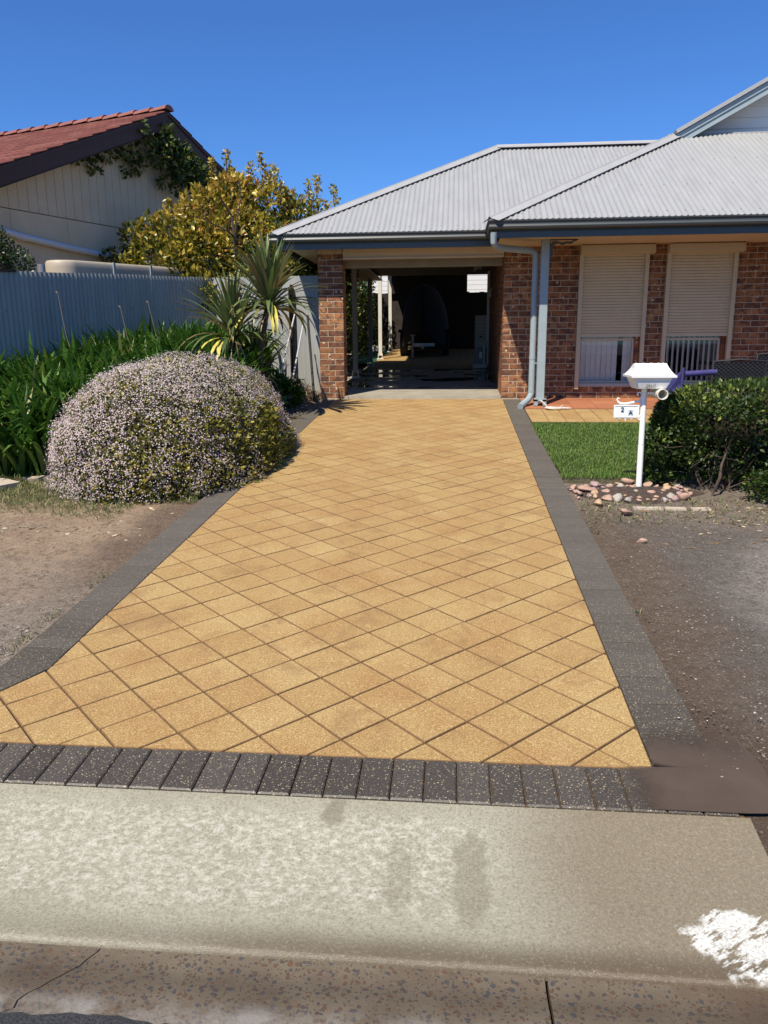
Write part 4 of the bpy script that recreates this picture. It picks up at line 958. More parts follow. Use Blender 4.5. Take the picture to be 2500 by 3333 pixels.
rn = np.clip(.62+.25*rg.normal(size=len(P))-.22*ctr, 0, 1)
scatter('flowers', FLW[0], FLW[1], P+nr*(rg.random(len(P))**2*.075)[:, None], rotmats(unit(np.cross(nr, rg.normal(size=P.shape))), nr+rg.normal(size=P.shape)*.6), .0108*(.5+1.0*rg.random(len(P))), M['flower'], fb, rn)

# strappy agapanthus bed between the fence and the bush
def agap(name, cx, cy, n, seed, parent, spread=.10, big=1.):
    rg = np.random.default_rng(seed); N = n
    base = np.stack([cx, cy, gz(np.minimum(cy, 12))-.02+np.clip(.10*(cy-7.2), 0, .45)], 1); az = rg.random(N)*2*pi
    az = np.where(rg.random(N) < .35, -pi/2+.35+rg.normal(size=N)*.8, az)
    L = (.42+.28*rg.random(N))*big; e0 = radians(78)+rg.normal(size=N)*.12; e1 = radians(-12)+rg.normal(size=N)*.6
    base[:, :2] += np.stack([np.cos(az), np.sin(az)], 1)*spread*rg.random(N)[:, None]
    return blades(name, base, az, L, .040+.020*rg.random(N), e0, e1, M['agap'], parent, 5, np.clip(rg.random(N)**1.3, 0, 1))
rg = np.random.default_rng(4)
def line_x(y): return FB.x+(y-FB.y)*fd.x/fd.y          # fence x at depth y
cl = []
for y in np.arange(6.9, 12.7, .17):
    xa = line_x(y)+.12; xb = min(-2.75, -3.95+max(0, (y-7.2))*.55); xb = -3.75 if y < 8.2 else xb
    for x in np.arange(xa, xb, .17):
        if y > 11.6 and x > -3.1: continue
        cl.append((x+rg.normal()*.04, y+rg.normal()*.04))
cl = np.array(cl); per = 13; cx = np.repeat(cl[:, 0], per); cy = np.repeat(cl[:, 1], per)
bed = agap('agapanthus_bed', cx, cy, len(cx), 8, None, big=1.42); tag(bed, 'dense bed of dark green strappy agapanthus leaves in front of the corrugated fence', 'plant bed', kind='stuff')
for i, (x, y, lab) in enumerate([(-4.15, 6.95, 'green strappy plant at the left edge of the photo behind the flagstone'), (-3.95, 7.5, 'low strappy plant squeezed between the flower bush and the agapanthus bed')]):
    pl_ = thing('agapanthus_clump', lab, 'plant', (x, y, .3), 'separate strappy clumps at the front of the bed')
    rr = np.random.default_rng(60+i); n = 60; base = np.zeros((n, 3))+np.array([x, y, gz(y)-.02]); base[:, :2] += rr.normal(size=(n, 2))*.07; az = rr.random(n)*2*pi
    blades('strap_leaves', base, az, .5+.25*rr.random(n), np.full(n, .03), radians(72)+rr.normal(size=n)*.1, radians(-25)+rr.normal(size=n)*.4, M['agap'], pl_, 6, rr.random(n)*.9)['kind'] = 'stuff'
# three dry flower stalks against the fence
for (a, b, lab) in (((-4.85, 9.7, 1.05), (-5.35, 10.3, 2.15), 'long thin bent stalk leaning on the fence near its left end'), ((-4.3, 10.3, 1.2), (-4.75, 10.9, 1.98), 'dark thin stalk leaning left, middle one of three on the fence'), ((-4.0, 10.6, 1.2), (-4.42, 11.1, 2.05), 'pale seed stalk with a small tuft, rightmost on the fence')):
    st_ = thing('flower_stalk', lab, 'stalk', a, 'dry stalks rising from the bed'); a, b = Vector(a), Vector(b)
    MB().tube([a, a.lerp(b, .5)+Vector((-.03, 0, -.02)), b], [.004, .0035, .003], 5).build('stem', M['twig'], st_); MB().tube([b, b+Vector((-.02, 0, .03))], .012, 5).build('seed_head', M['straw'], st_)
# cordylines
def cordyline(lab, base, crowns, seed):
    t = thing('cordyline', lab, 'plant', base, 'spiky cordylines by the fence panel'); rg = np.random.default_rng(seed)
    for (c, r0, nl, LL) in crowns:
        b = Vector(base); c = Vector(c); mid = b.lerp(c, .5)+Vector((rg.normal()*.06, 0, 0))
        MB().tube([b-Vector((0, 0, .05)), b.lerp(mid, .5)+Vector((.02, 0, 0)), mid, mid.lerp(c, .6)+Vector((-.02, 0, 0)), c], [r0*1.3, r0, r0*.9, r0*.85, r0*.7], 9).build('trunk', M['bark'], t, True)
        n = nl; az = rg.random(n)*2*pi; age = rg.random(n)
        for k in range(n):
            L = LL*(.75+.35*rg.random()); e0 = radians(88)-age[k]**1.2*radians(80)+rg.normal()*.06; e1 = e0-radians(14)-age[k]**2*radians(95)-abs(rg.normal())*.12
            bz = np.array([[c.x, c.y, c.z-.10*age[k]]]); old = age[k] > .95
            blades('leaf', bz, np.array([az[k]]), np.array([L]), np.array([.046+.016*rg.random()]), np.array([e0]), np.array([e1]), M['yellow'] if old else M['cordy'], t, 7, np.array([rg.random()]), fold=.22)
        # skirt of dead hanging leaves
        n = 26; az = rg.random(n)*2*pi
        blades('dead_leaves', np.tile([[c.x, c.y, c.z-.12]], (n, 1))+rg.normal(size=(n, 3))*.02, az, .35+.3*rg.random(n), np.full(n, .018), radians(-30)+rg.normal(size=n)*.3, np.full(n, radians(-88)), M['straw'], t, 4)['kind'] = 'stuff'
cordyline('tall spiky cordyline with bronze-green leaves next to the sunlit fence panel', (-2.62, 10.1, .5), [((-2.46, 10.3, 2.00), .05, 165, .86)], 5)
cordyline('shorter spiky cordyline with yellow drooping leaves, left of the tall one', (-2.95, 10.0, .5), [((-2.93, 10.2, 1.62), .046, 100, .90)], 9)
cordyline('small bronze spiky cordyline behind the two others against the fence corner', (-2.75, 10.6, .5), [((-2.82, 10.7, 1.25), .03, 34, .5)], 12)
# poles leaning on the panel, straw heap, low shrubbery at their feet
for (a, b, r_, lab) in (((-2.62, 11.2, .75), (-2.56, 12.5, 1.95), .013, 'thin silver pole leaning on the fence panel, left of two'), ((-2.44, 11.2, .62), (-2.44, 12.5, 1.75), .013, 'thin silver pole leaning on the fence panel, right of two'), ((-2.15, 11.75, .6), (-2.40, 12.7, 1.9), .02, 'dark grey pole leaning on the corrugated fence panel')):
    po = MB().tube([a, b], r_, 8).build('leaning_pole', M['pole'] if r_ < .015 else M['rubber'], None, True); tag(po, lab, 'pole', 'poles leaning on the fence')
rg = np.random.default_rng(15); n = 1500; t = rg.random(n)
base = np.stack([-2.62+.40*t+rg.normal(size=n)*.06, 12.15-.05*t+rg.normal(size=n)*.06, gz(12)+.34*(1-t)*rg.random(n)], 1)
sh = blades('dead_leaf_heap', base, -pi/2+.5+rg.normal(size=n)*.7, .14+.16*rg.random(n), np.full(n, .009), radians(10)+rg.normal(size=n)*.4, radians(-60)+rg.normal(size=n)*.3, M['straw'], None, 3)
tag(sh, 'heap of pale dry leaves at the foot of the brick pier and fence panel', 'leaf heap', kind='stuff')
lp = thing('low_shrub', 'dark low leafy shrub under the cordylines beside the fence panel', 'shrub', (-2.7, 11.4, .55))
leaf_cloud('foliage', [(-2.75, 11.2, .80), (-2.95, 10.9, .75), (-2.45, 11.3, .72), (-2.6, 10.7, .62)], [(.30, .3, .30), (.28, .3, .3), (.2, .25, .22), (.22, .3, .2)], 2200, .085, M['agap'], lp, shell=.2, seed=4, rndf=lambda P, r: r.random(len(P))*.7)
# golden tree behind the fence corner
tr = thing('golden_tree', 'leafy tree with golden yellow new leaves rising behind the fence corner', 'tree', (-4.1, 15.2, .7))
rg = np.random.default_rng(2); m = MB(); 
for s_ in range(4): branch(m, (-4.1+.15*s_, 15.2, .7), (rg.normal()*.35-.1, rg.normal()*.3-.1, 1.4), 2.2, .07, 2, rg)
m.build('trunk', M['bark'], tr)
cen = [(-5.15, 14.6, 3.45, .50), (-5.6, 14.3, 3.0, .40), (-5.85, 14.2, 2.75, .3), (-4.6, 14.6, 3.7, .55), (-4.1, 14.9, 4.0, .55), (-3.55, 15.0, 3.95, .5), (-3.0, 15.0, 3.6, .5), (-2.6, 15.0, 3.4, .4), (-4.6, 14.3, 3.1, .6), (-3.9, 14.5, 3.2, .7), (-3.2, 14.6, 3.0, .6), (-4.0, 14.3, 2.6, .5), (-3.3, 14.3, 2.55, .5), (-4.95, 14.1, 2.85, .4), (-4.55, 13.75, 2.45, .28), (-4.35, 13.6, 2.25, .18), (-2.7, 14.6, 2.9, .35), (-2.25, 15.2, 3.5, .3), (-4.3, 15.2, 4.25, .35), (-5.0, 14.4, 2.6, .4), (-6.15, 14.2, 2.75, .28), (-6.3, 14.3, 3.0, .18), (-5.9, 14.5, 3.35, .3), (-5.7, 14.6, 3.6, .2)]
spires = [(-4.95, 14.5, 4.15), (-4.2, 14.8, 4.9), (-3.6, 14.8, 4.85), (-2.3, 15.1, 4.3), (-5.9, 14.2, 3.15), (-6.0, 14.2, 3.0), (-4.85, 14.2, 3.9), (-3.3, 14.6, 4.6), (-2.6, 15.1, 4.5), (-5.25, 14.5, 4.05), (-4.75, 14.6, 4.3), (-4.45, 14.7, 4.75), (-4.1, 14.8, 4.60), (-3.8, 14.9, 4.72), (-3.45, 14.9, 4.55), (-3.05, 15., 4.25), (-2.75, 15., 4.40), (-2.45, 15., 4.05), (-2.1, 15.2, 3.95), (-5.6, 14.4, 3.55), (-2.9, 15, 4.1), (-3.25, 15, 4.35)]
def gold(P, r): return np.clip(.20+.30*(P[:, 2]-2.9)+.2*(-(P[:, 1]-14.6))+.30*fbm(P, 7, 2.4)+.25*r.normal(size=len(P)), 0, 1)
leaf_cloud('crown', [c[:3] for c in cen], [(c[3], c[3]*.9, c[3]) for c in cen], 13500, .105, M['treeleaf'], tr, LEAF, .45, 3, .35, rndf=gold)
P = []
rg = np.random.default_rng(33); m = MB()
for s in spires:
    s = Vector(s); b = s+Vector((rg.normal()*.08, rg.normal()*.1, -.75)); m.tube([b, b.lerp(s, .6)+Vector((rg.normal()*.03, 0, 0)), s], [.012, .008, .003], 4, False)
    for k in range(150): t = rg.random(); q = b.lerp(s, t); P.append((q.x+rg.normal()*.055*(1.3-t), q.y+rg.normal()*.055, q.z))
m.build('shoots', M['bark'], tr)
P = np.array(P); dd = unit(rg.normal(size=P.shape)+np.array([0, 0, .7])); scatter('shoot_leaves', LEAF[0], LEAF[1], P, rotmats(dd), .075*(.6+.7*rg.random(len(P))), M['treeleaf'], tr, np.clip(.62+.25*rg.normal(size=len(P)), 0, 1))
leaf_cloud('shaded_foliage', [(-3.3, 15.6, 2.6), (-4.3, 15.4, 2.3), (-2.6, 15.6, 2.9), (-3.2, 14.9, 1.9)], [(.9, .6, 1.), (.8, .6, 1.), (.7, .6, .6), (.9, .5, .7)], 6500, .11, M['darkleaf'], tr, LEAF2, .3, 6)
# distant bare twigs behind the tree, over the roof
# creeper on the gable
cr = thing('creeper', 'green creeper hanging from the peak of the neighbouring gable', 'climbing plant', L2(-.2, .05, 5.2))
cs = []; rs = []
for s_, o_, z_, a in ((-.80, -.02, 5.42, .13), (-.6, -.05, 5.30, .14), (-.1, .0, 5.42, .22), (-.05, .02, 5.60, .10), (.15, -.02, 5.15, .30), (.45, -.02, 5.05, .30), (.75, -.02, 4.90, .26), (.30, -.05, 4.82, .22), (-.25, -.1, 5.05, .22), (-.70, -.25, 5.02, .16), (-1.05, -.30, 4.98, .15), (-1.45, -.32, 4.88, .14), (-1.85, -.34, 4.78, .14), (-2.15, -.34, 4.66, .09), (-1.72, -.35, 4.58, .11), (-.85, -.33, 4.72, .13), (-.55, -.33, 4.82, .12), (.95, -.1, 4.72, .18), (.10, -.2, 4.62, .14), (.38, -.2, 4.52, .11), (-2.5, -.34, 4.63, .06), (1.1, -.05, 4.9, .14)):
    cs.append(L2(s_, o_, z_)); rs.append((a, a, a))
leaf_cloud('foliage', cs, rs, 2100, .10, M['vine'], cr, LEAF, .25, 8, -.2)
# shrub at the left, over the fence
sb = thing('evergreen_shrub', 'dark small-leaved shrub showing above the left end of the fence', 'shrub', (-6.2, 10.5, .6))
leaf_cloud('foliage', [(-6.35, 10.35, 2.75), (-6.1, 10.55, 2.55), (-6.5, 10.2, 2.95), (-6.7, 10.1, 2.6), (-6.3, 10.5, 2.3)], [(.38, .35, .38), (.3, .3, .28), (.33, .3, .25), (.4, .4, .5), (.4, .3, .5)], 9000, .04, M['darkleaf'], sb, LEAF2, .5, 9)
core('stems', (-6.4, 10.4, 2.3), (.35, .3, .6), M['core'], sb, 2)
# climbing plants and trees left of and behind the carport
hd = thing('climbing_hedge', 'sunlit leafy hedge beyond the rear carport posts on the left', 'hedge', (-2.9, 22, 1))
leaf_cloud('foliage', [(-2.9, 20.6, 2.2), (-2.8, 21.8, 1.9), (-2.8, 23., 2.0), (-2.9, 24.2, 2.2), (-2.85, 22.2, 2.9), (-2.9, 23.6, 3.1), (-2.9, 20.6, 3.1)], [(.45, .8, 1.1)]*7, 9000, .10, M['vine'], hd, LEAF, .5, 10)
t2 = thing('background_tree', 'leafy green tree seen between the brick pier and the first carport post', 'tree', (-4.0, 18, .8))
leaf_cloud('crown', [(-3.9, 17.5, 3.0), (-3.7, 19, 3.1), (-4.2, 18.5, 3.6), (-4.2, 20.5, 3.2)], [(.8, .9, .8)]*4, 6000, .12, M['vine'], t2, LEAF, .4, 12)
m = MB(); branch(m, (-4, 18, .8), (0, 0, 1), 2.2, .09, 2, np.random.default_rng(1)); m.build('trunk', M['bark'], t2)
fp = thing('plant_pot', 'white trough planter on the ground beyond the rear carport posts', 'planter', (-2.25, 23.6, 1.18))
MB().prism([(-2.62, 23.5), (-2.12, 23.5), (-2.12, 23.8), (-2.62, 23.8)], 1.17, 1.36).build('trough', M['white'], fp)
leaf_cloud('foliage', [(-2.37, 23.65, 1.5)], [(.26, .15, .2)], 250, .08, M['vine'], fp, LEAF, .2, 14)
struct(MB().add([(-2.7, 19, floor_z(19)-.02), (-2.02, 19, floor_z(19)-.02), (-2.02, 25, floor_z(25)-.02), (-2.7, 25, floor_z(25)-.02)], [(0, 1, 2, 3)]).build('turf_strip', plain('artificial_turf', (.01, .07, .03), .9, bump=.5)))

# clipped hedge bush on the right
hb_ = thing('clipped_hedge', 'dense clipped dark green hedge with bare twigs below, right of the letterbox', 'hedge', (2.4, 6.8, .27))
rg = np.random.default_rng(22)
HC = np.array([2.98, 6.95, .74]); HR = np.array([1.20, .62, .39])
def box_surf(n, rg, c, r_, pw=3.6):
    d = unit(rg.normal(size=(n, 3))); e = d/((np.abs(d)**pw).sum(1)**(1/pw))[:, None]
    lump = 1+.06*fbm(d*1.5, 15, 2.)+.05*fbm(e, 16, 6.); return c+e*r_*lump[:, None], unit(e**3/r_), e
P, nr, e = box_surf(30000, rg, HC, HR)
P[:, 2] = np.where(P[:, 2] < .62, P[:, 2]-.02, P[:, 2])
low = (P[:, 2] < .64) & (P[:, 0] > 1.98) & (P[:, 0] < 2.45+.3*(P[:, 2]-.3)) & (P[:, 1] < 6.75)
hole = low & (rg.random(len(P)) < .72)
P = P-nr*(rg.random(len(P))**1.5*.20)[:, None]; lower = P[:, 2] < gz(6.5)+.03
ok = ~hole & ~lower
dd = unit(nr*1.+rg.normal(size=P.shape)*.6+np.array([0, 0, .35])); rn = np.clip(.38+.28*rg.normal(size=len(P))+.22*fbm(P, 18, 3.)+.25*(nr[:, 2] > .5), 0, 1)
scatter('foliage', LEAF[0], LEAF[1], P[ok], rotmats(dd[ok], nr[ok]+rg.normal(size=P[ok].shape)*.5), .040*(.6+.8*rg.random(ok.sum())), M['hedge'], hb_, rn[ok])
core('inner_twigs', (2.95, 7.1, .78), (1.05, .42, .34), M['core'], hb_, 3, .05)
leaf_cloud('fringe', [(1.72, 6.75, .60), (1.75, 6.8, .40), (1.83, 6.7, .9), (2.5, 6.25, .36), (2.75, 6.3, .42), (1.78, 6.7, .78), (2.3, 6.3, .95), (2.6, 6.35, .34)], [(.10, .2, .16), (.12, .15, .15), (.08, .12, .12), (.22, .12, .11), (.25, .15, .16), (.05, .05, .1), (.3, .1, .1), (.2, .1, .1)], 3600, .040, M['hedge'], hb_, LEAF, .3, 23, rndf=lambda P, r: np.clip(.45+.28*r.normal(size=len(P)), 0, 1))
m = MB(); rgb = np.random.default_rng(8)
for k in range(14):
    branch(m, (2.25+.09*rgb.normal(), 6.62+.05*rgb.normal(), .25), (rgb.normal()*.22+.15, .12+rgb.normal()*.2, .9), .42, .0055, 1, rgb, 5)
m.tube([(2.12, 6.42, .25), (2.16, 6.40, .38), (2.17, 6.42, .48), (2.22, 6.45, .62)], [.014, .012, .010, .007], 8, False)
m.tube([(2.20, 6.35, .30), (2.38, 6.3, .40), (2.55, 6.25, .52)], [.005, .004, .003], 5, False)
m.build('branches', M['bark'], hb_)
# lawn
struct(MB().add([(.968, 6.84, gz(6.84)+.03), (6, 6.84, gz(6.84)+.03), (6, 9.86, gz(9.86)-.002), (.968, 9.86, gz(9.86)-.002), (.968, 6.80, gz(6.84)-.03), (6, 6.80, gz(6.84)-.03)], [(0, 1, 2, 3), (4, 5, 1, 0)]).build('lawn_soil', M['lawnsoil']))
rg = np.random.default_rng(77); n = 60000
x = .955+rg.random(n)**1.03*2.3; y = 6.815+rg.random(n)**1.15*3.0; z = gz(6.84)+.03+(y-6.84)*((gz(9.86)-.002-gz(6.84)-.03)/3.02)
tone = fbm(np.stack([x, y, 0*x], 1), 3, 2.2)
lw = blades('lawn_grass', np.stack([x, y, z-.004], 1), rg.random(n)*2*pi, .022+.022*rg.random(n), .0035+.002*rg.random(n)+.0004*(y-6.8), radians(70)+rg.normal(size=n)*.25, radians(25)+rg.normal(size=n)*.4, M['grass'], None, 2, np.clip(.45+.22*rg.normal(size=n)+.12*tone, 0, 1))
tag(lw, 'small mown patch of green lawn beside the driveway', 'lawn', kind='stuff')
# weedy grass in front of the bush, on the left verge
n = 42000; x = -5.2+rg.random(n)*3.1; y = 5.45+rg.random(n)*2.2; P3 = np.stack([x, y, 0*x], 1); den = fbm(P3, 5, 2.4)
edge_ = 5.62+.12*np.sin(x*3.)+.35*(x > -2.9)*0
ok = (y > edge_-.1*rg.random(n)+.0) & (rg.random(n) < np.clip((y-5.45)*1.6, .02, 1)*(.75+.5*den)) & ~((x > -2.6) & (y < 6.0-.0)) 
x, y = x[ok], y[ok]; n = len(x)
wg = blades('weedy_grass', np.stack([x, y, gz(y)-.018], 1), rg.random(n)*2*pi, .03+.06*rg.random(n)**2, .004+.003*rg.random(n), radians(48)+rg.normal(size=n)*.4, radians(-5)+rg.normal(size=n)*.4, M['drygrass'], None, 3, np.clip(.42+.27*rg.normal(size=n), 0, 1))
tag(wg, 'patchy weedy grass and clippings in front of the flowering bush', 'grass', kind='stuff')
n = 2600; x = np.concatenate([-2.10-rg.random(n//2)*.55, 1.0+rg.random(n//2)*2.2]); y = np.concatenate([9.0+rg.random(n//2)*3.0, 5.6+rg.random(n//2)*.75]); keep = rg.random(n) < .9
wg2 = blades('verge_weeds', np.stack([x, y, gz(y)-.018], 1), rg.random(n)*2*pi, .03+.05*rg.random(n)**2, .005+.003*rg.random(n), radians(40)+rg.normal(size=n)*.4, radians(-5)+rg.normal(size=n)*.4, M['drygrass'], None, 3, np.clip(.5+.3*rg.normal(size=n), 0, 1))
tag(wg2, 'sparse weeds and dry clippings at the garden edges', 'weeds', kind='stuff')

# ------------------------------------------------------------------ letterbox
mb_ = thing('letterbox', 'white letterbox on a round post with a 2 A sign and an open newspaper tube', 'letterbox', (1.58, 6.66, .25))
LW = M['letter']
MB().tube([(1.583, 6.665, .20), (1.580, 6.665, .617)], .0255, 16).tube([(1.580, 6.665, .620), (1.577, 6.665, 1.10)], .0240, 16).build('post', LW, mb_, True)
def loft(rects, name, mat, parent):      # stacked rectangles (x0,x1,y0,y1,z)
    V = []; 
    for x0, x1, y0, y1, z in rects: V += [(x0, y0, z), (x1, y0, z), (x1, y1, z), (x0, y1, z)]
    n = len(rects); F = [(0, 3, 2, 1), tuple(4*(n-1)+i for i in range(4))]+[(4*j+i, 4*j+(i+1) % 4, 4*j+4+(i+1) % 4, 4*j+4+i) for j in range(n-1) for i in range(4)]
    return MB().add(V, F).build(name, mat, parent)
bx_ = loft([(1.497, 1.723, 6.565, 6.785, 1.092), (1.492, 1.728, 6.560, 6.790, 1.10), (1.455, 1.765, 6.525, 6.815, 1.186)], 'box', LW, mb_)
lid = loft([(1.432, 1.790, 6.500, 6.840, 1.186), (1.430, 1.792, 6.498, 6.842, 1.203), (1.442, 1.780, 6.512, 6.828, 1.206), (1.461, 1.760, 6.545, 6.795, 1.232), (1.474, 1.746, 6.590, 6.752, 1.262), (1.480, 1.740, 6.650, 6.695, 1.296)], 'lid', LW, mb_)
for x in (1.50, 1.56, 1.62, 1.68, 1.72): MB().tube([(x, 6.645, 1.297), (x, 6.70, 1.297)], .004, 6).build('lid_nub', LW, lid)
MB().add([(1.505, 6.5435, 1.150), (1.715, 6.5435, 1.150), (1.725, 6.527, 1.183), (1.497, 6.527, 1.183)], [(0, 1, 2, 3)]).build('mail_slot', M['darkin'], bx_)
MB().add([(1.503, 6.5585, 1.100), (1.722, 6.5585, 1.100), (1.745, 6.537, 1.143), (1.487, 6.537, 1.143), (1.503, 6.548, 1.097), (1.722, 6.548, 1.097), (1.745, 6.526, 1.146), (1.487, 6.526, 1.146)], [(4, 5, 6, 7), (0, 4, 7, 3), (1, 2, 6, 5), (3, 7, 6, 2), (0, 1, 5, 4)]).build('front_flap', LW, bx_)
# faded script lettering on the flap
def stroke(m, pts, r_=.0013): m.tube([(1.553+x, 6.5425-z*.45-.0012, 1.100+z) for x, z in pts], r_, 5)
m = MB()
stroke(m, [(.022, .010), (.024, .022), (.030, .034), (.031, .020), (.032, .008)]); stroke(m, [(.031, .020), (.033, .010)])
stroke(m, [(.050, .024), (.044, .024), (.041, .017), (.044, .012), (.050, .014), (.052, .024), (.051, .012), (.055, .011)]); stroke(m, [(.064, .022), (.063, .012), (.066, .011)]); stroke(m, [(.064, .028), (.0645, .029)], .0016)
stroke(m, [(.076, .012), (.075, .022), (.079, .036), (.076, .030), (.075, .018)]); stroke(m, [(.012, .004), (.020, .004)])
m.build('lettering', M['black'], bx_)
m = MB(); stroke(m, [(.000, .030), (.006, .034), (.010, .028), (.004, .014), (-.002, .012), (.004, .008), (.011, .013)], .0016); stroke(m, [(.012, .032), (.019, .022), (.020, .010)], .0016); stroke(m, [(.038, .010), (.044, .006), (.052, .007), (.060, .005), (.078, .009)], .001); m.build('faded_lettering', M['ghost'], bx_)
# open newspaper tube
m = MB(); n = 24; V = []
for y, rr in ((6.50, .043), (6.50, .038), (6.76, .038), (6.76, .043)): V += [(1.688+rr*cos(2*pi*k/n)*1.0, y, 1.052+rr*sin(2*pi*k/n)) for k in range(n)]
m.add(V, [(j*n+k, j*n+(k+1) % n, ((j+1) % 4)*n+(k+1) % n, ((j+1) % 4)*n+k) for j in (0, 1, 3) for k in range(n)])
nt_ = m.build('newspaper_tube', plain('aged_white_plastic', (.72, .70, .60), .5, var=.04), mb_, True)
MB().box(1.600, 1.650, 6.62, 6.70, 1.045, 1.062).build('tube_bracket', LW, nt_)
# number plate hanging from a scrolled bracket
sg = MB().box(1.334, 1.541, 6.652, 6.660, .850, .955).build('number_plate', LW, mb_)
fr = MB()
for q in ((1.334, 1.541, .850, .860), (1.334, 1.541, .945, .955), (1.334, 1.343, .860, .945), (1.532, 1.541, .860, .945)): fr.box(q[0], q[1], 6.647, 6.653, q[2], q[3])
fr.build('plate_rim', LW, sg)
def letter(ch, x, z, h, sx=1.):
    cu = bpy.data.curves.new('digit', 'FONT'); cu.body = ch; cu.size = h*1.38; cu.extrude = .0006; cu.offset = .0012
    o = bpy.data.objects.new('digit', cu); me = bpy.data.meshes.new_from_object(o); bpy.data.objects.remove(o); me.materials.clear(); me.materials.append(M['black'])
    me.transform(Matrix.Rotation(pi/2, 4, 'X')); link('digit' if ch == '2' else 'letter', me, sg, (x, 6.6490, z), (0, 0, 0), (sx, 1, 1))
for x, z, wd in ((1.392, .893, .028), (1.455, .866, .040)): MB().box(x, x+wd, 6.6503, 6.6518, z, z+.050).build('sticker', M['bluetab'], sg)
letter('2', 1.3925, .8965, .040, .92); letter('A', 1.4575, .8705, .038, .95)
m = MB()
def sc_(pts, r_=.007): m.tube([(x, 6.656, z) for x, z in pts], r_, 7)
def spiral(cx_, cz_, r0, r1, a0, a1, n=12): return [(cx_+(r0+(r1-r0)*k/n)*cos(a0+(a1-a0)*k/n), cz_+(r0+(r1-r0)*k/n)*sin(a0+(a1-a0)*k/n)) for k in range(n+1)]
m.tube([(x, 6.656, z) for x, z in spiral(1.534, 1.042, .022, .007, -.2, 1.5*pi)], .006, 7); m.build('scroll_curl', LW, mb_, True); m = MB()
def sc_(pts, r_=.007): m.tube([(x, 6.656, z) for x, z in pts], r_, 7)
sc_([(1.555, 1.036), (1.556, 1.015), (1.548, .998), (1.530, .985), (1.500, .978), (1.455, .968), (1.42, .963), (1.385, .968), (1.364, .982), (1.357, 1.0), (1.364, 1.012), (1.376, 1.008)], [.006, .007, .008, .009, .010, .011, .011, .010, .008, .006, .006, .006]); m.build('scroll_bracket', LW, mb_, True); m = MB()
sc_([(1.548, .998), (1.545, .98), (1.552, .968), (1.548, .958)], .006); sc_([(1.552, .87), (1.548, .855), (1.538, .838), (1.548, .828), (1.556, .838)], .006)
for c_ in (1.385, 1.435, 1.485): sc_(spiral(c_, .848, .013, .009, pi, 2*pi, 6), .0042)
sc_([(1.435, .838), (1.435, .822)], .005); sc_([(1.37, .846), (1.50, .846)], .004)
stuff(m.build('scroll_ornament', LW, mb_, True))

# ------------------------------------------------------------------ stones round the letterbox
import bmesh
def rock_me(seed, mat, sub=2):
    bm = bmesh.new(); bmesh.ops.create_icosphere(bm, subdivisions=sub, radius=1); P = np.array([v.co[:] for v in bm.verts]); rg = np.random.default_rng(seed)
    for _ in range(9):     # flat facets
        n_ = unit(rg.normal(size=(1, 3)))[0]; d = .45+.32*rg.random(); k = P@n_; P = P-np.maximum(k-d, 0)[:, None]*n_
    P *= 1+.05*fbm(P, seed, 3.)[:, None]; F = np.array([[v.index for v in f_.verts] for f_ in bm.faces]); bm.free(); return npmesh('stone', P, F, mat, None, False)
RM = [[rock_me(100+i*4+j, M['stone%d' % j]) for i in range(4)] for j in range(4)]
special = [(1.14, 6.09, .052, 2, 'lone orange-buff cube-like stone at the front left of the stone bed'), (1.32, 6.25, .065, 1, 'largest round grey-brown cobble in the middle of the stone bed'), (1.30, 5.84, .062, 0, 'flat pink stone lying loose in the dirt in front of the stone bed'),
           (1.28, 5.19, .045, 0, 'single pinkish stone alone on the wet dirt nearest the camera'), (1.22, 6.67, .060, 3, 'mauve stone at the back left of the stone bed by the lawn'), (1.47, 6.44, .055, 1, 'upright grey stone just in front of the letterbox post'),
           (1.66, 6.70, .060, 0, 'broad pink stone tucked right against the letterbox post'), (1.53, 6.80, .065, 0, 'pale pink stone behind the letterbox post at the lawn edge'), (1.12, 6.52, .075, 0, 'long pale pink stone at the left of the stone bed'), (1.87, 6.30, .068, 0, 'long buff-pink stone at the right front of the stone bed'),
           (1.40, 6.20, .042, 1, 'small grey stone right beside the largest grey cobble'), (1.24, 6.27, .058, 0, 'rounded pink-buff stone left of the largest grey cobble')]
rs = random.Random(5); placed = []; seen = {}
def stone(x, y, s, c_, lab, grp):
    z = gz(y)-.012; sc3 = (s*rs.uniform(.9, 1.35), s*rs.uniform(.7, 1.0), s*rs.uniform(.5, .75)); o = link('stone', RM[c_][rs.randrange(4)], None, (x, y, z+sc3[2]*.55), (rs.uniform(-.3, .3), rs.uniform(-.3, .3), rs.uniform(0, 6.3)), sc3)
    tag(o, lab, 'stone', grp); placed.append((x, y, s))
GR = 'stones in the bed round the letterbox'
for x, y, s, c_, lab in special: stone(x, y, s, c_, lab, GR)
tries = 0; cnt = 0
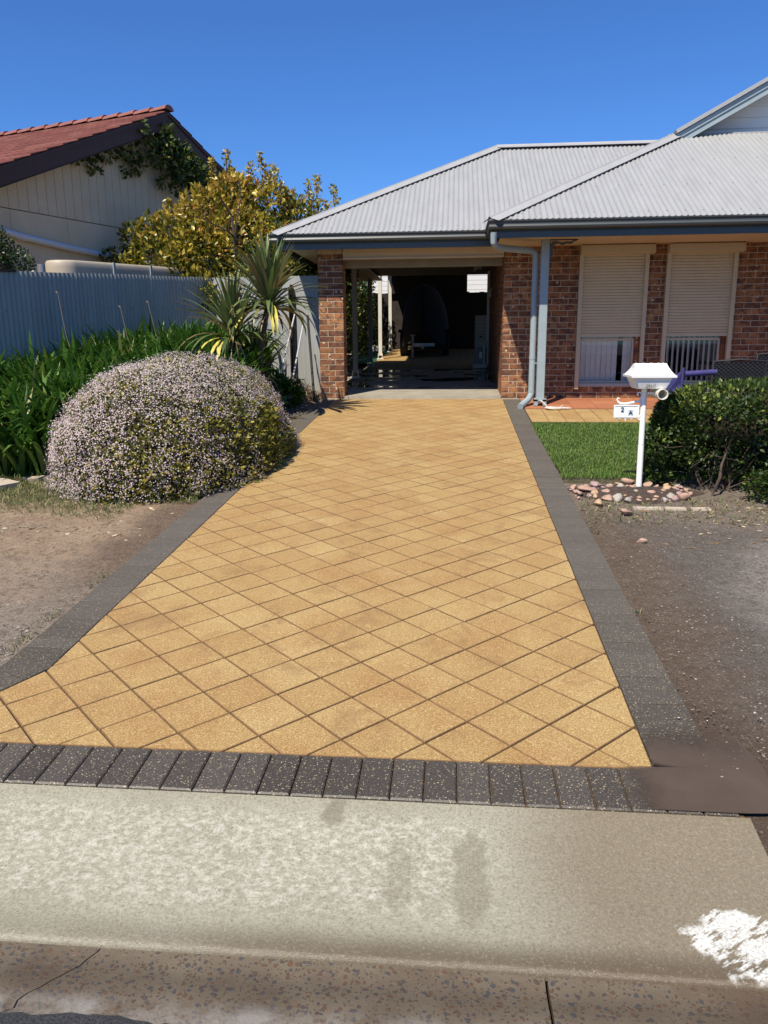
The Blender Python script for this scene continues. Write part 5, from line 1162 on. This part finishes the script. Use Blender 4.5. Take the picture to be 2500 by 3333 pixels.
while cnt < 84 and tries < 4000:
    tries += 1; t = rs.random(); 
    if rs.random() < .75: x = .99+.98*t; y = 6.60+.16*rs.random()-.10*abs(t-.5)-(.12*rs.random() if t < .25 else 0)-(.16*rs.random() if t > .75 else 0)
    else: x = 1.0+1.0*t; y = 6.22+.35*rs.random()
    s = rs.uniform(.014, .050)
    if any((x-a)**2+(y-b)**2 < ((s+c_)*.80)**2 for a, b, c_ in placed) or (x-1.58)**2+(y-6.665)**2 < .004: continue
    c_ = rs.choice([0, 0, 0, 2, 3, 1]); small = s < .03
    lab = {0: 'pink', 1: 'grey', 2: 'buff orange', 3: 'mauve'}[c_]
    hx = 'at the far left end beside the edging' if x < 1.12 else 'left of the letterbox post' if x < 1.38 else 'close to the letterbox post' if x < 1.70 else 'right of the letterbox post' if x < 1.86 else 'at the far right end by the hedge'
    hy = 'front' if y < 6.5 else 'middle' if y < 6.64 else 'back'
    tx = '%s %s stone %s, %s row' % ('small' if small else 'fist-sized', lab, hx, hy); seen[tx] = seen.get(tx, 0)+1
    if seen[tx] > 1: s *= [.8, 1.2, .65, 1.35][(seen[tx]-2) % 4]; tx = '%s %s %s stone %s, %s row' % (['squat', 'larger', 'tiny', 'biggest'][(seen[tx]-2) % 4], 'small' if small else 'fist-sized', lab, hx, hy)
    stone(x, y, s, c_, tx, GR); cnt += 1
n = 46; V = [(1.50, 6.50, gz(6.5)+.03)]
for k in range(n): a = 2*pi*k/n; rr = 1+.08*sin(3*a)+.06*sin(7*a+1); V.append((1.52+.58*rr*cos(a), 6.48+.33*rr*sin(a), gz(6.48+.33*rr*sin(a))-.02))
bedm = MB().add(V, [(0, 1+k, 1+(k+1) % n) for k in range(n)]).build('soil_bed', M['soil']); struct(bedm)
for i, (x0, wd) in enumerate(((1.40, .22), (1.635, .16), (1.84, .14))): tag(MB().box(x0, x0+wd, 5.985, 6.055, gz(6.02)-.05, gz(6.02)-.004).build('edging_block', M['flag']), ['left', 'middle', 'right'][i]+' one of three buried concrete edging blocks in front of the stone bed', 'edging', 'buried edging blocks')
# flagstones on the left
for (poly, lab) in (([(-4.6, 6.40), (-4.02, 6.22), (-3.90, 6.50), (-4.15, 6.68), (-4.6, 6.70)], 'large buff flagstone at the left edge of the photo'), ([(-4.02, 6.72), (-3.90, 6.66), (-3.55, 6.95), (-3.66, 7.04)], 'narrow pale stone slab half hidden by the flowering bush')):
    tag(MB().prism(poly, gz(6.5)-.03, gz(6.5)+.03).build('flagstone', M['flag']), lab, 'flagstone', 'flagstones in the weedy grass')

# ------------------------------------------------------------------ on the porch: chairs, rope
def wicker_chair(lab, x0, x1, y, zt):
    t = thing('wicker_chair', lab, 'chair', ((x0+x1)/2, y, gz(y)), 'black wicker chairs behind the hedge'); zg = gz(y)+.01
    MB().box(x0, x1, y+.03, y+.045, zg+.30, zt-.03).build('backrest', M['darkin'], t)
    rows = 20; V = MB()
    for i in range(rows):      # woven strands
        z = zg+.32+(zt-.03-zg-.32)*i/rows; k = 22
        for j in range(k): xa = x0+(x1-x0)*j/k; o_ = .010 if (i+j) % 2 else 0; V.box(xa, xa+(x1-x0)/k*.98, y+.010-o_, y+.03-o_, z, z+.019)
    stuff(V.build('wicker_weave', M['wicker'], t))
    MB().tube([(x0, y+.02, zg+.3), (x0, y+.01, zt-.02), ((x0+x1)/2, y+.0, zt), (x1, y+.01, zt-.02), (x1, y+.02, zg+.3)], .018, 8).build('back_frame', M['wicker'], t, True)
    MB().box(x0, x1, y+.03, y+.60, zg+.36, zg+.42).build('seat', M['wicker'], t)
    for s_ in (x0-.03, x1+.0): MB().box(s_, s_+.05, y+.03, y+.6, zg+.58, zg+.62).build('armrest', M['wicker'], t)
    for a in (x0, x1-.04):
        for b in (y+.03, y+.55): MB().box(a, a+.04, b, b+.04, zg, zg+.40).build('leg', M['wicker'], t)
wicker_chair('black woven wicker chair back, left one, showing above the hedge', 3.06, 3.66, 9.62, 1.245)
wicker_chair('black woven wicker chair at the right edge of the photo, behind the other', 3.66, 4.25, 9.9, 1.32)
ch = thing('folding_chair', 'purple-blue fabric folding chair behind the hedge, left of the wicker chairs', 'chair', (2.75, 9.5, .47))
MB().add([(2.50, 9.45, 1.03), (2.66, 9.45, 1.12), (2.70, 9.50, 1.12), (2.66, 9.47, .98), (2.64, 9.44, .83), (2.55, 9.43, .80), (2.50, 9.44, .86)], [(0, 6, 5, 4, 3, 2, 1)]).add([(2.50, 9.49, 1.03), (2.66, 9.49, 1.12), (2.66, 9.51, .98), (2.55, 9.47, .80), (2.50, 9.48, .86)], [(0, 1, 2, 3, 4)]).build('side_flap', M['purple'], ch)
MB().tube([(2.69, 9.46, 1.085), (2.98, 9.46, 1.105), (3.05, 9.46, 1.105)], .035, 10).build('armrest', M['purple'], ch, True)
MB().tube([(2.66, 9.45, .50), (2.665, 9.45, 1.16)], .018, 8).tube([(3.0, 9.5, .47), (2.66, 9.5, .9)], .012, 6).build('leg', M['purple'], ch, True)
MB().box(2.68, 3.1, 9.5, 9.9, .86, .90).build('seat', M['purple'], ch)
rp = MB(); rr = random.Random(3)
for k in range(5):
    a0 = rr.uniform(0, 6); cx_, cy_ = 1.30+.05*k*.6, 10.90-.02*k; pts = [(cx_+(.05+.03*k)*cos(a0+t*.6)*rr.uniform(.8, 1.1), cy_+.06*sin(a0+t*.6), gz(cy_)+.03+.012*rr.random()) for t in range(11)]
    rp.tube(pts, .0065, 6)
rp.tube([(1.20, 11.10, .66), (1.22, 11.08, .64), (1.27, 10.98, .60), (1.30, 10.90, .56)], .0065, 6); rp.tube([(1.45, 10.95, .565), (1.50, 10.93, .60), (1.505, 10.93, .57)], .008, 6)
tag(rp.build('rope', M['rope'], None, True), 'tangled white rope lying at the foot of the blue veranda post', 'rope')

# ------------------------------------------------------------------ inside the carport
bt = thing('covered_boat', 'tall dark covered boat on a trailer in the deep shade of the carport', 'boat', (-.85, 21.5, 1.1))
V = []; secs = [(20.35, .10, .75, 1.75), (20.6, .45, .95, 1.5), (21.0, .85, 1.0, 1.35), (21.6, 1.0, 1.0, 1.25), (22.8, 1.04, .98, 1.25), (24.2, 1.02, .9, 1.25)]
n = 20
for y, wf, hf, zb in secs:
    for k in range(n+1):
        a = pi*k/n; cxx = -.85; hw = .64*wf; zt = 1.25+1.68*hf; V.append((cxx-hw*np.sign(cos(a))*abs(cos(a))**.75, y, zb+(zt-zb)*sin(a)**.8))
F = [(j*(n+1)+k, j*(n+1)+k+1, (j+1)*(n+1)+k+1, (j+1)*(n+1)+k) for j in range(len(secs)-1) for k in range(n)]+[tuple(range(n+1))]
MB().add(V, F).build('cover', M['cover'], bt, True)
MB().tube([(-.85, 20.15, 1.30), (-.85, 21.0, 1.33), (-1.35, 22, 1.35), (-1.35, 24.2, 1.4)], .03, 6).tube([(-.85, 21.0, 1.33), (-.35, 22, 1.35), (-.35, 24.2, 1.4)], .03, 6).box(-1.12, -.55, 20.55, 20.62, 1.34, 1.42).build('trailer_frame', M['galv'], bt)
for x in (-1.50, -.36): MB().tube([(x, 21.5, 1.40), (x+.18, 21.5, 1.40)], .31, 20).build('wheel', M['rubber'], bt, True); MB().box(x-.04, x+.24, 21.15, 21.85, 1.70, 1.78).build('mudguard', M['cover'], bt)
MB().tube([(-1.10, 20.15, 1.08), (-1.10, 20.15, 1.62)], .022, 8).tube([(-1.16, 20.15, 1.62), (-1.04, 20.15, 1.62)], .012, 6).tube([(-1.13, 20.15, 1.10), (-1.07, 20.15, 1.10)], .07, 12).build('jockey_wheel', M['galv'], bt)
ac = thing('heat_pump', 'tall beige heat pump unit standing on a slab against the right carport wall', 'heat pump', (.62, 17.5, .9))
zf = floor_z(17.4)
MB().box(.385, .86-.165, 17.3, 17.75, zf-.01, zf+.07).build('base_slab', M['post'], ac)
MB().box(.42, .695, 17.35, 17.70, zf+.09, 2.02).build('casing', M['acbox'], ac)
m = MB()
for k in range(22): m.box(.43, .685, 17.342, 17.352, zf+.45+k*.03, zf+.46+k*.03)
m.build('louvre_panel', M['post'], ac); MB().box(.52, .58, 17.338, 17.349, zf+.20, zf+.34).build('label_plate', M['white'], ac); MB().box(.515, .575, 17.338, 17.349, 1.55, 1.58).build('badge', M['rubber'], ac)
wh = thing('wall_hook', 'white hooked latch hanging on the dark right carport wall', 'hook', (.62, 15.5, 2.4)); MB().tube([(.68, 15.5, 2.45), (.64, 15.45, 2.38), (.66, 15.45, 2.30)], .012, 6).build('hook', M['white'], wh)
# ------------------------------------------------------------------ loose gravel, chips and leaf litter
def chips(name, n, xr, yr, size, mat, lab, seed, cat, dens=None, flat=.45, zoff=-.014):
    rg = np.random.default_rng(seed); x = xr[0]+rg.random(n)*(xr[1]-xr[0]); y = yr[0]+rg.random(n)*(yr[1]-yr[0])
    if dens is not None: k = dens(x, y, rg); x, y = x[k], y[k]; n = len(x)
    tv = np.array([(1, 0, 0), (.2, .9, .1), (-.8, .5, 0), (-.7, -.6, 0), (.3, -.8, 0), (0, 0, 1*flat)]); tf = np.array([(5, 0, 1), (5, 1, 2), (5, 2, 3), (5, 3, 4), (5, 4, 0)])
    a = rg.random(n)*2*pi; t1 = rg.normal(size=n)*.15; R_ = np.zeros((n, 3, 3)); R_[:, 0, 0] = np.cos(a); R_[:, 0, 1] = -np.sin(a); R_[:, 1, 0] = np.sin(a); R_[:, 1, 1] = np.cos(a); R_[:, 2, 2] = 1; R_[:, 2, 0] = t1
    S = np.stack([.7+.6*rg.random(n), .6+.5*rg.random(n), np.ones(n)], 1)*(size*(.4+rg.random(n)**2*1.4))[:, None]
    o = scatter(name, tv, tf, np.stack([x, y, gz(np.minimum(y, 12))+zoff], 1), R_, S, mat, None, rg.random(n)); return tag(o, lab, cat, kind='stuff')
M['chip'] = leafmat('gravel_chip', [(0, (.08, .065, .05)), (.6, (.17, .145, .115)), (.95, (.28, .25, .21)), (1, (.45, .42, .36))], .8, .0)
M['litter'] = leafmat('leaf_litter', [(0, (.10, .055, .025)), (.5, (.28, .18, .09)), (1, (.60, .50, .34))], .8, .1)
chips('gravel', 15000, (-4.5, -2.13), (3.0, 5.4), .007, M['chip'], 'loose gravel chips on the dirt verge left of the driveway', 1, 'gravel', lambda x, y, r: (fbm(np.stack([x, y, 0*x], 1), 2, 2.5)+.9*(-x-2.75)+.2*(4.2-y) > .15*r.normal(size=len(x))))
chips('gravel', 17000, (.98, 3.4), (2.36, 5.9), .0042, M['chip'], 'fine loose gravel on the wet dirt verge right of the driveway', 2, 'gravel', lambda x, y, r: (x-1.12+.2*fbm(np.stack([x, y, 0*x], 1), 4, 3.) > .12*r.random(len(x))))
chips('leaf_litter', 900, (1.0, 3.4), (5.0, 6.3), .014, M['litter'], 'dry leaf litter and clippings under the hedge', 3, 'leaf litter', lambda x, y, r: r.random(len(x)) < np.clip((x-1.2)*.6+(y-5.2)*.4, 0, 1), .15)
chips('leaf_litter', 500, (-5, -2.2), (5.0, 7.0), .014, M['litter'], 'dry leaf litter on the weedy grass left of the bush', 4, 'leaf litter', None, .15)
chips('garden_pebbles', 350, (-2.6, -2.13), (8.8, 11.9), .03, M['chip'], 'pebbles and crumbs of soil along the edging by the fence panel', 5, 'pebbles', None, .5)
# ground beyond the right end of the crossing slab, level with the edging
struct(MB().add([(.972, 2.30, -.050), (9, 2.30, -.050), (9, 2.34, gz(2.34)-.016), (.972, 2.34, gz(2.34)-.016), (.972, 1.93, -.106), (9, 1.93, -.106)], [(0, 1, 2, 3), (4, 5, 1, 0)]).build('verge_edge', M['ground']))

# crumbs of soil and bark spilling over the outer edges of the edging bricks
def crumbs(lab, sx, seed, sgn):
    chips('soil_crumbs', 2600, (sx-.10, sx+.10), (2.7, 11.5), .0038, M['clodm'], lab, seed, 'soil', lambda x, y, r: r.random(len(x)) < np.clip(.5+sgn*(x-sx)*6+.5*fbm(np.stack([x, y, 0*x], 1), seed, 3.), .03, 1), .6, -.004)
M['clodm'] = leafmat('clod', [(0, (.05, .034, .022)), (.6, (.11, .08, .055)), (1, (.26, .21, .15))], .9, 0.)
crumbs('dark crumbs of soil along the left edge of the driveway edging', -2.12, 21, -1); crumbs('dark crumbs of soil along the right edge of the driveway edging', .97, 22, 1)

chips('grit', 500, (.60, 1.30), (2.36, 3.0), .004, M['chip'], 'grit and small crumbs stuck in the muddy film at the driveway corner', 31, 'grit', lambda x, y, r: r.random(len(x)) < np.clip((x-.55)*1.3, 0, 1)*np.clip((y-2.35)*2, .1, 1), .5, .008)
rg = np.random.default_rng(91); n = 700; side_ = rg.random(n) < .5; x = np.where(side_, -2.13-rg.random(n)**2*.07, .975+rg.random(n)**2*.07); y = 3.2+rg.random(n)*3.2; k = fbm(np.stack([x, y, 0*x], 1), 8, 3.) > .25; x, y = x[k], y[k]; n = len(x)
tag(blades('edge_weeds', np.stack([x, y, gz(y)-.015], 1), rg.random(n)*2*pi, .02+.035*rg.random(n), .004+.002*rg.random(n), radians(55)+rg.normal(size=n)*.4, radians(0)+rg.normal(size=n)*.4, M['drygrass'], None, 3, np.clip(.4+.3*rg.normal(size=n), 0, 1)), 'tiny weeds growing along the outer edges of the driveway edging', 'weeds', kind='stuff')
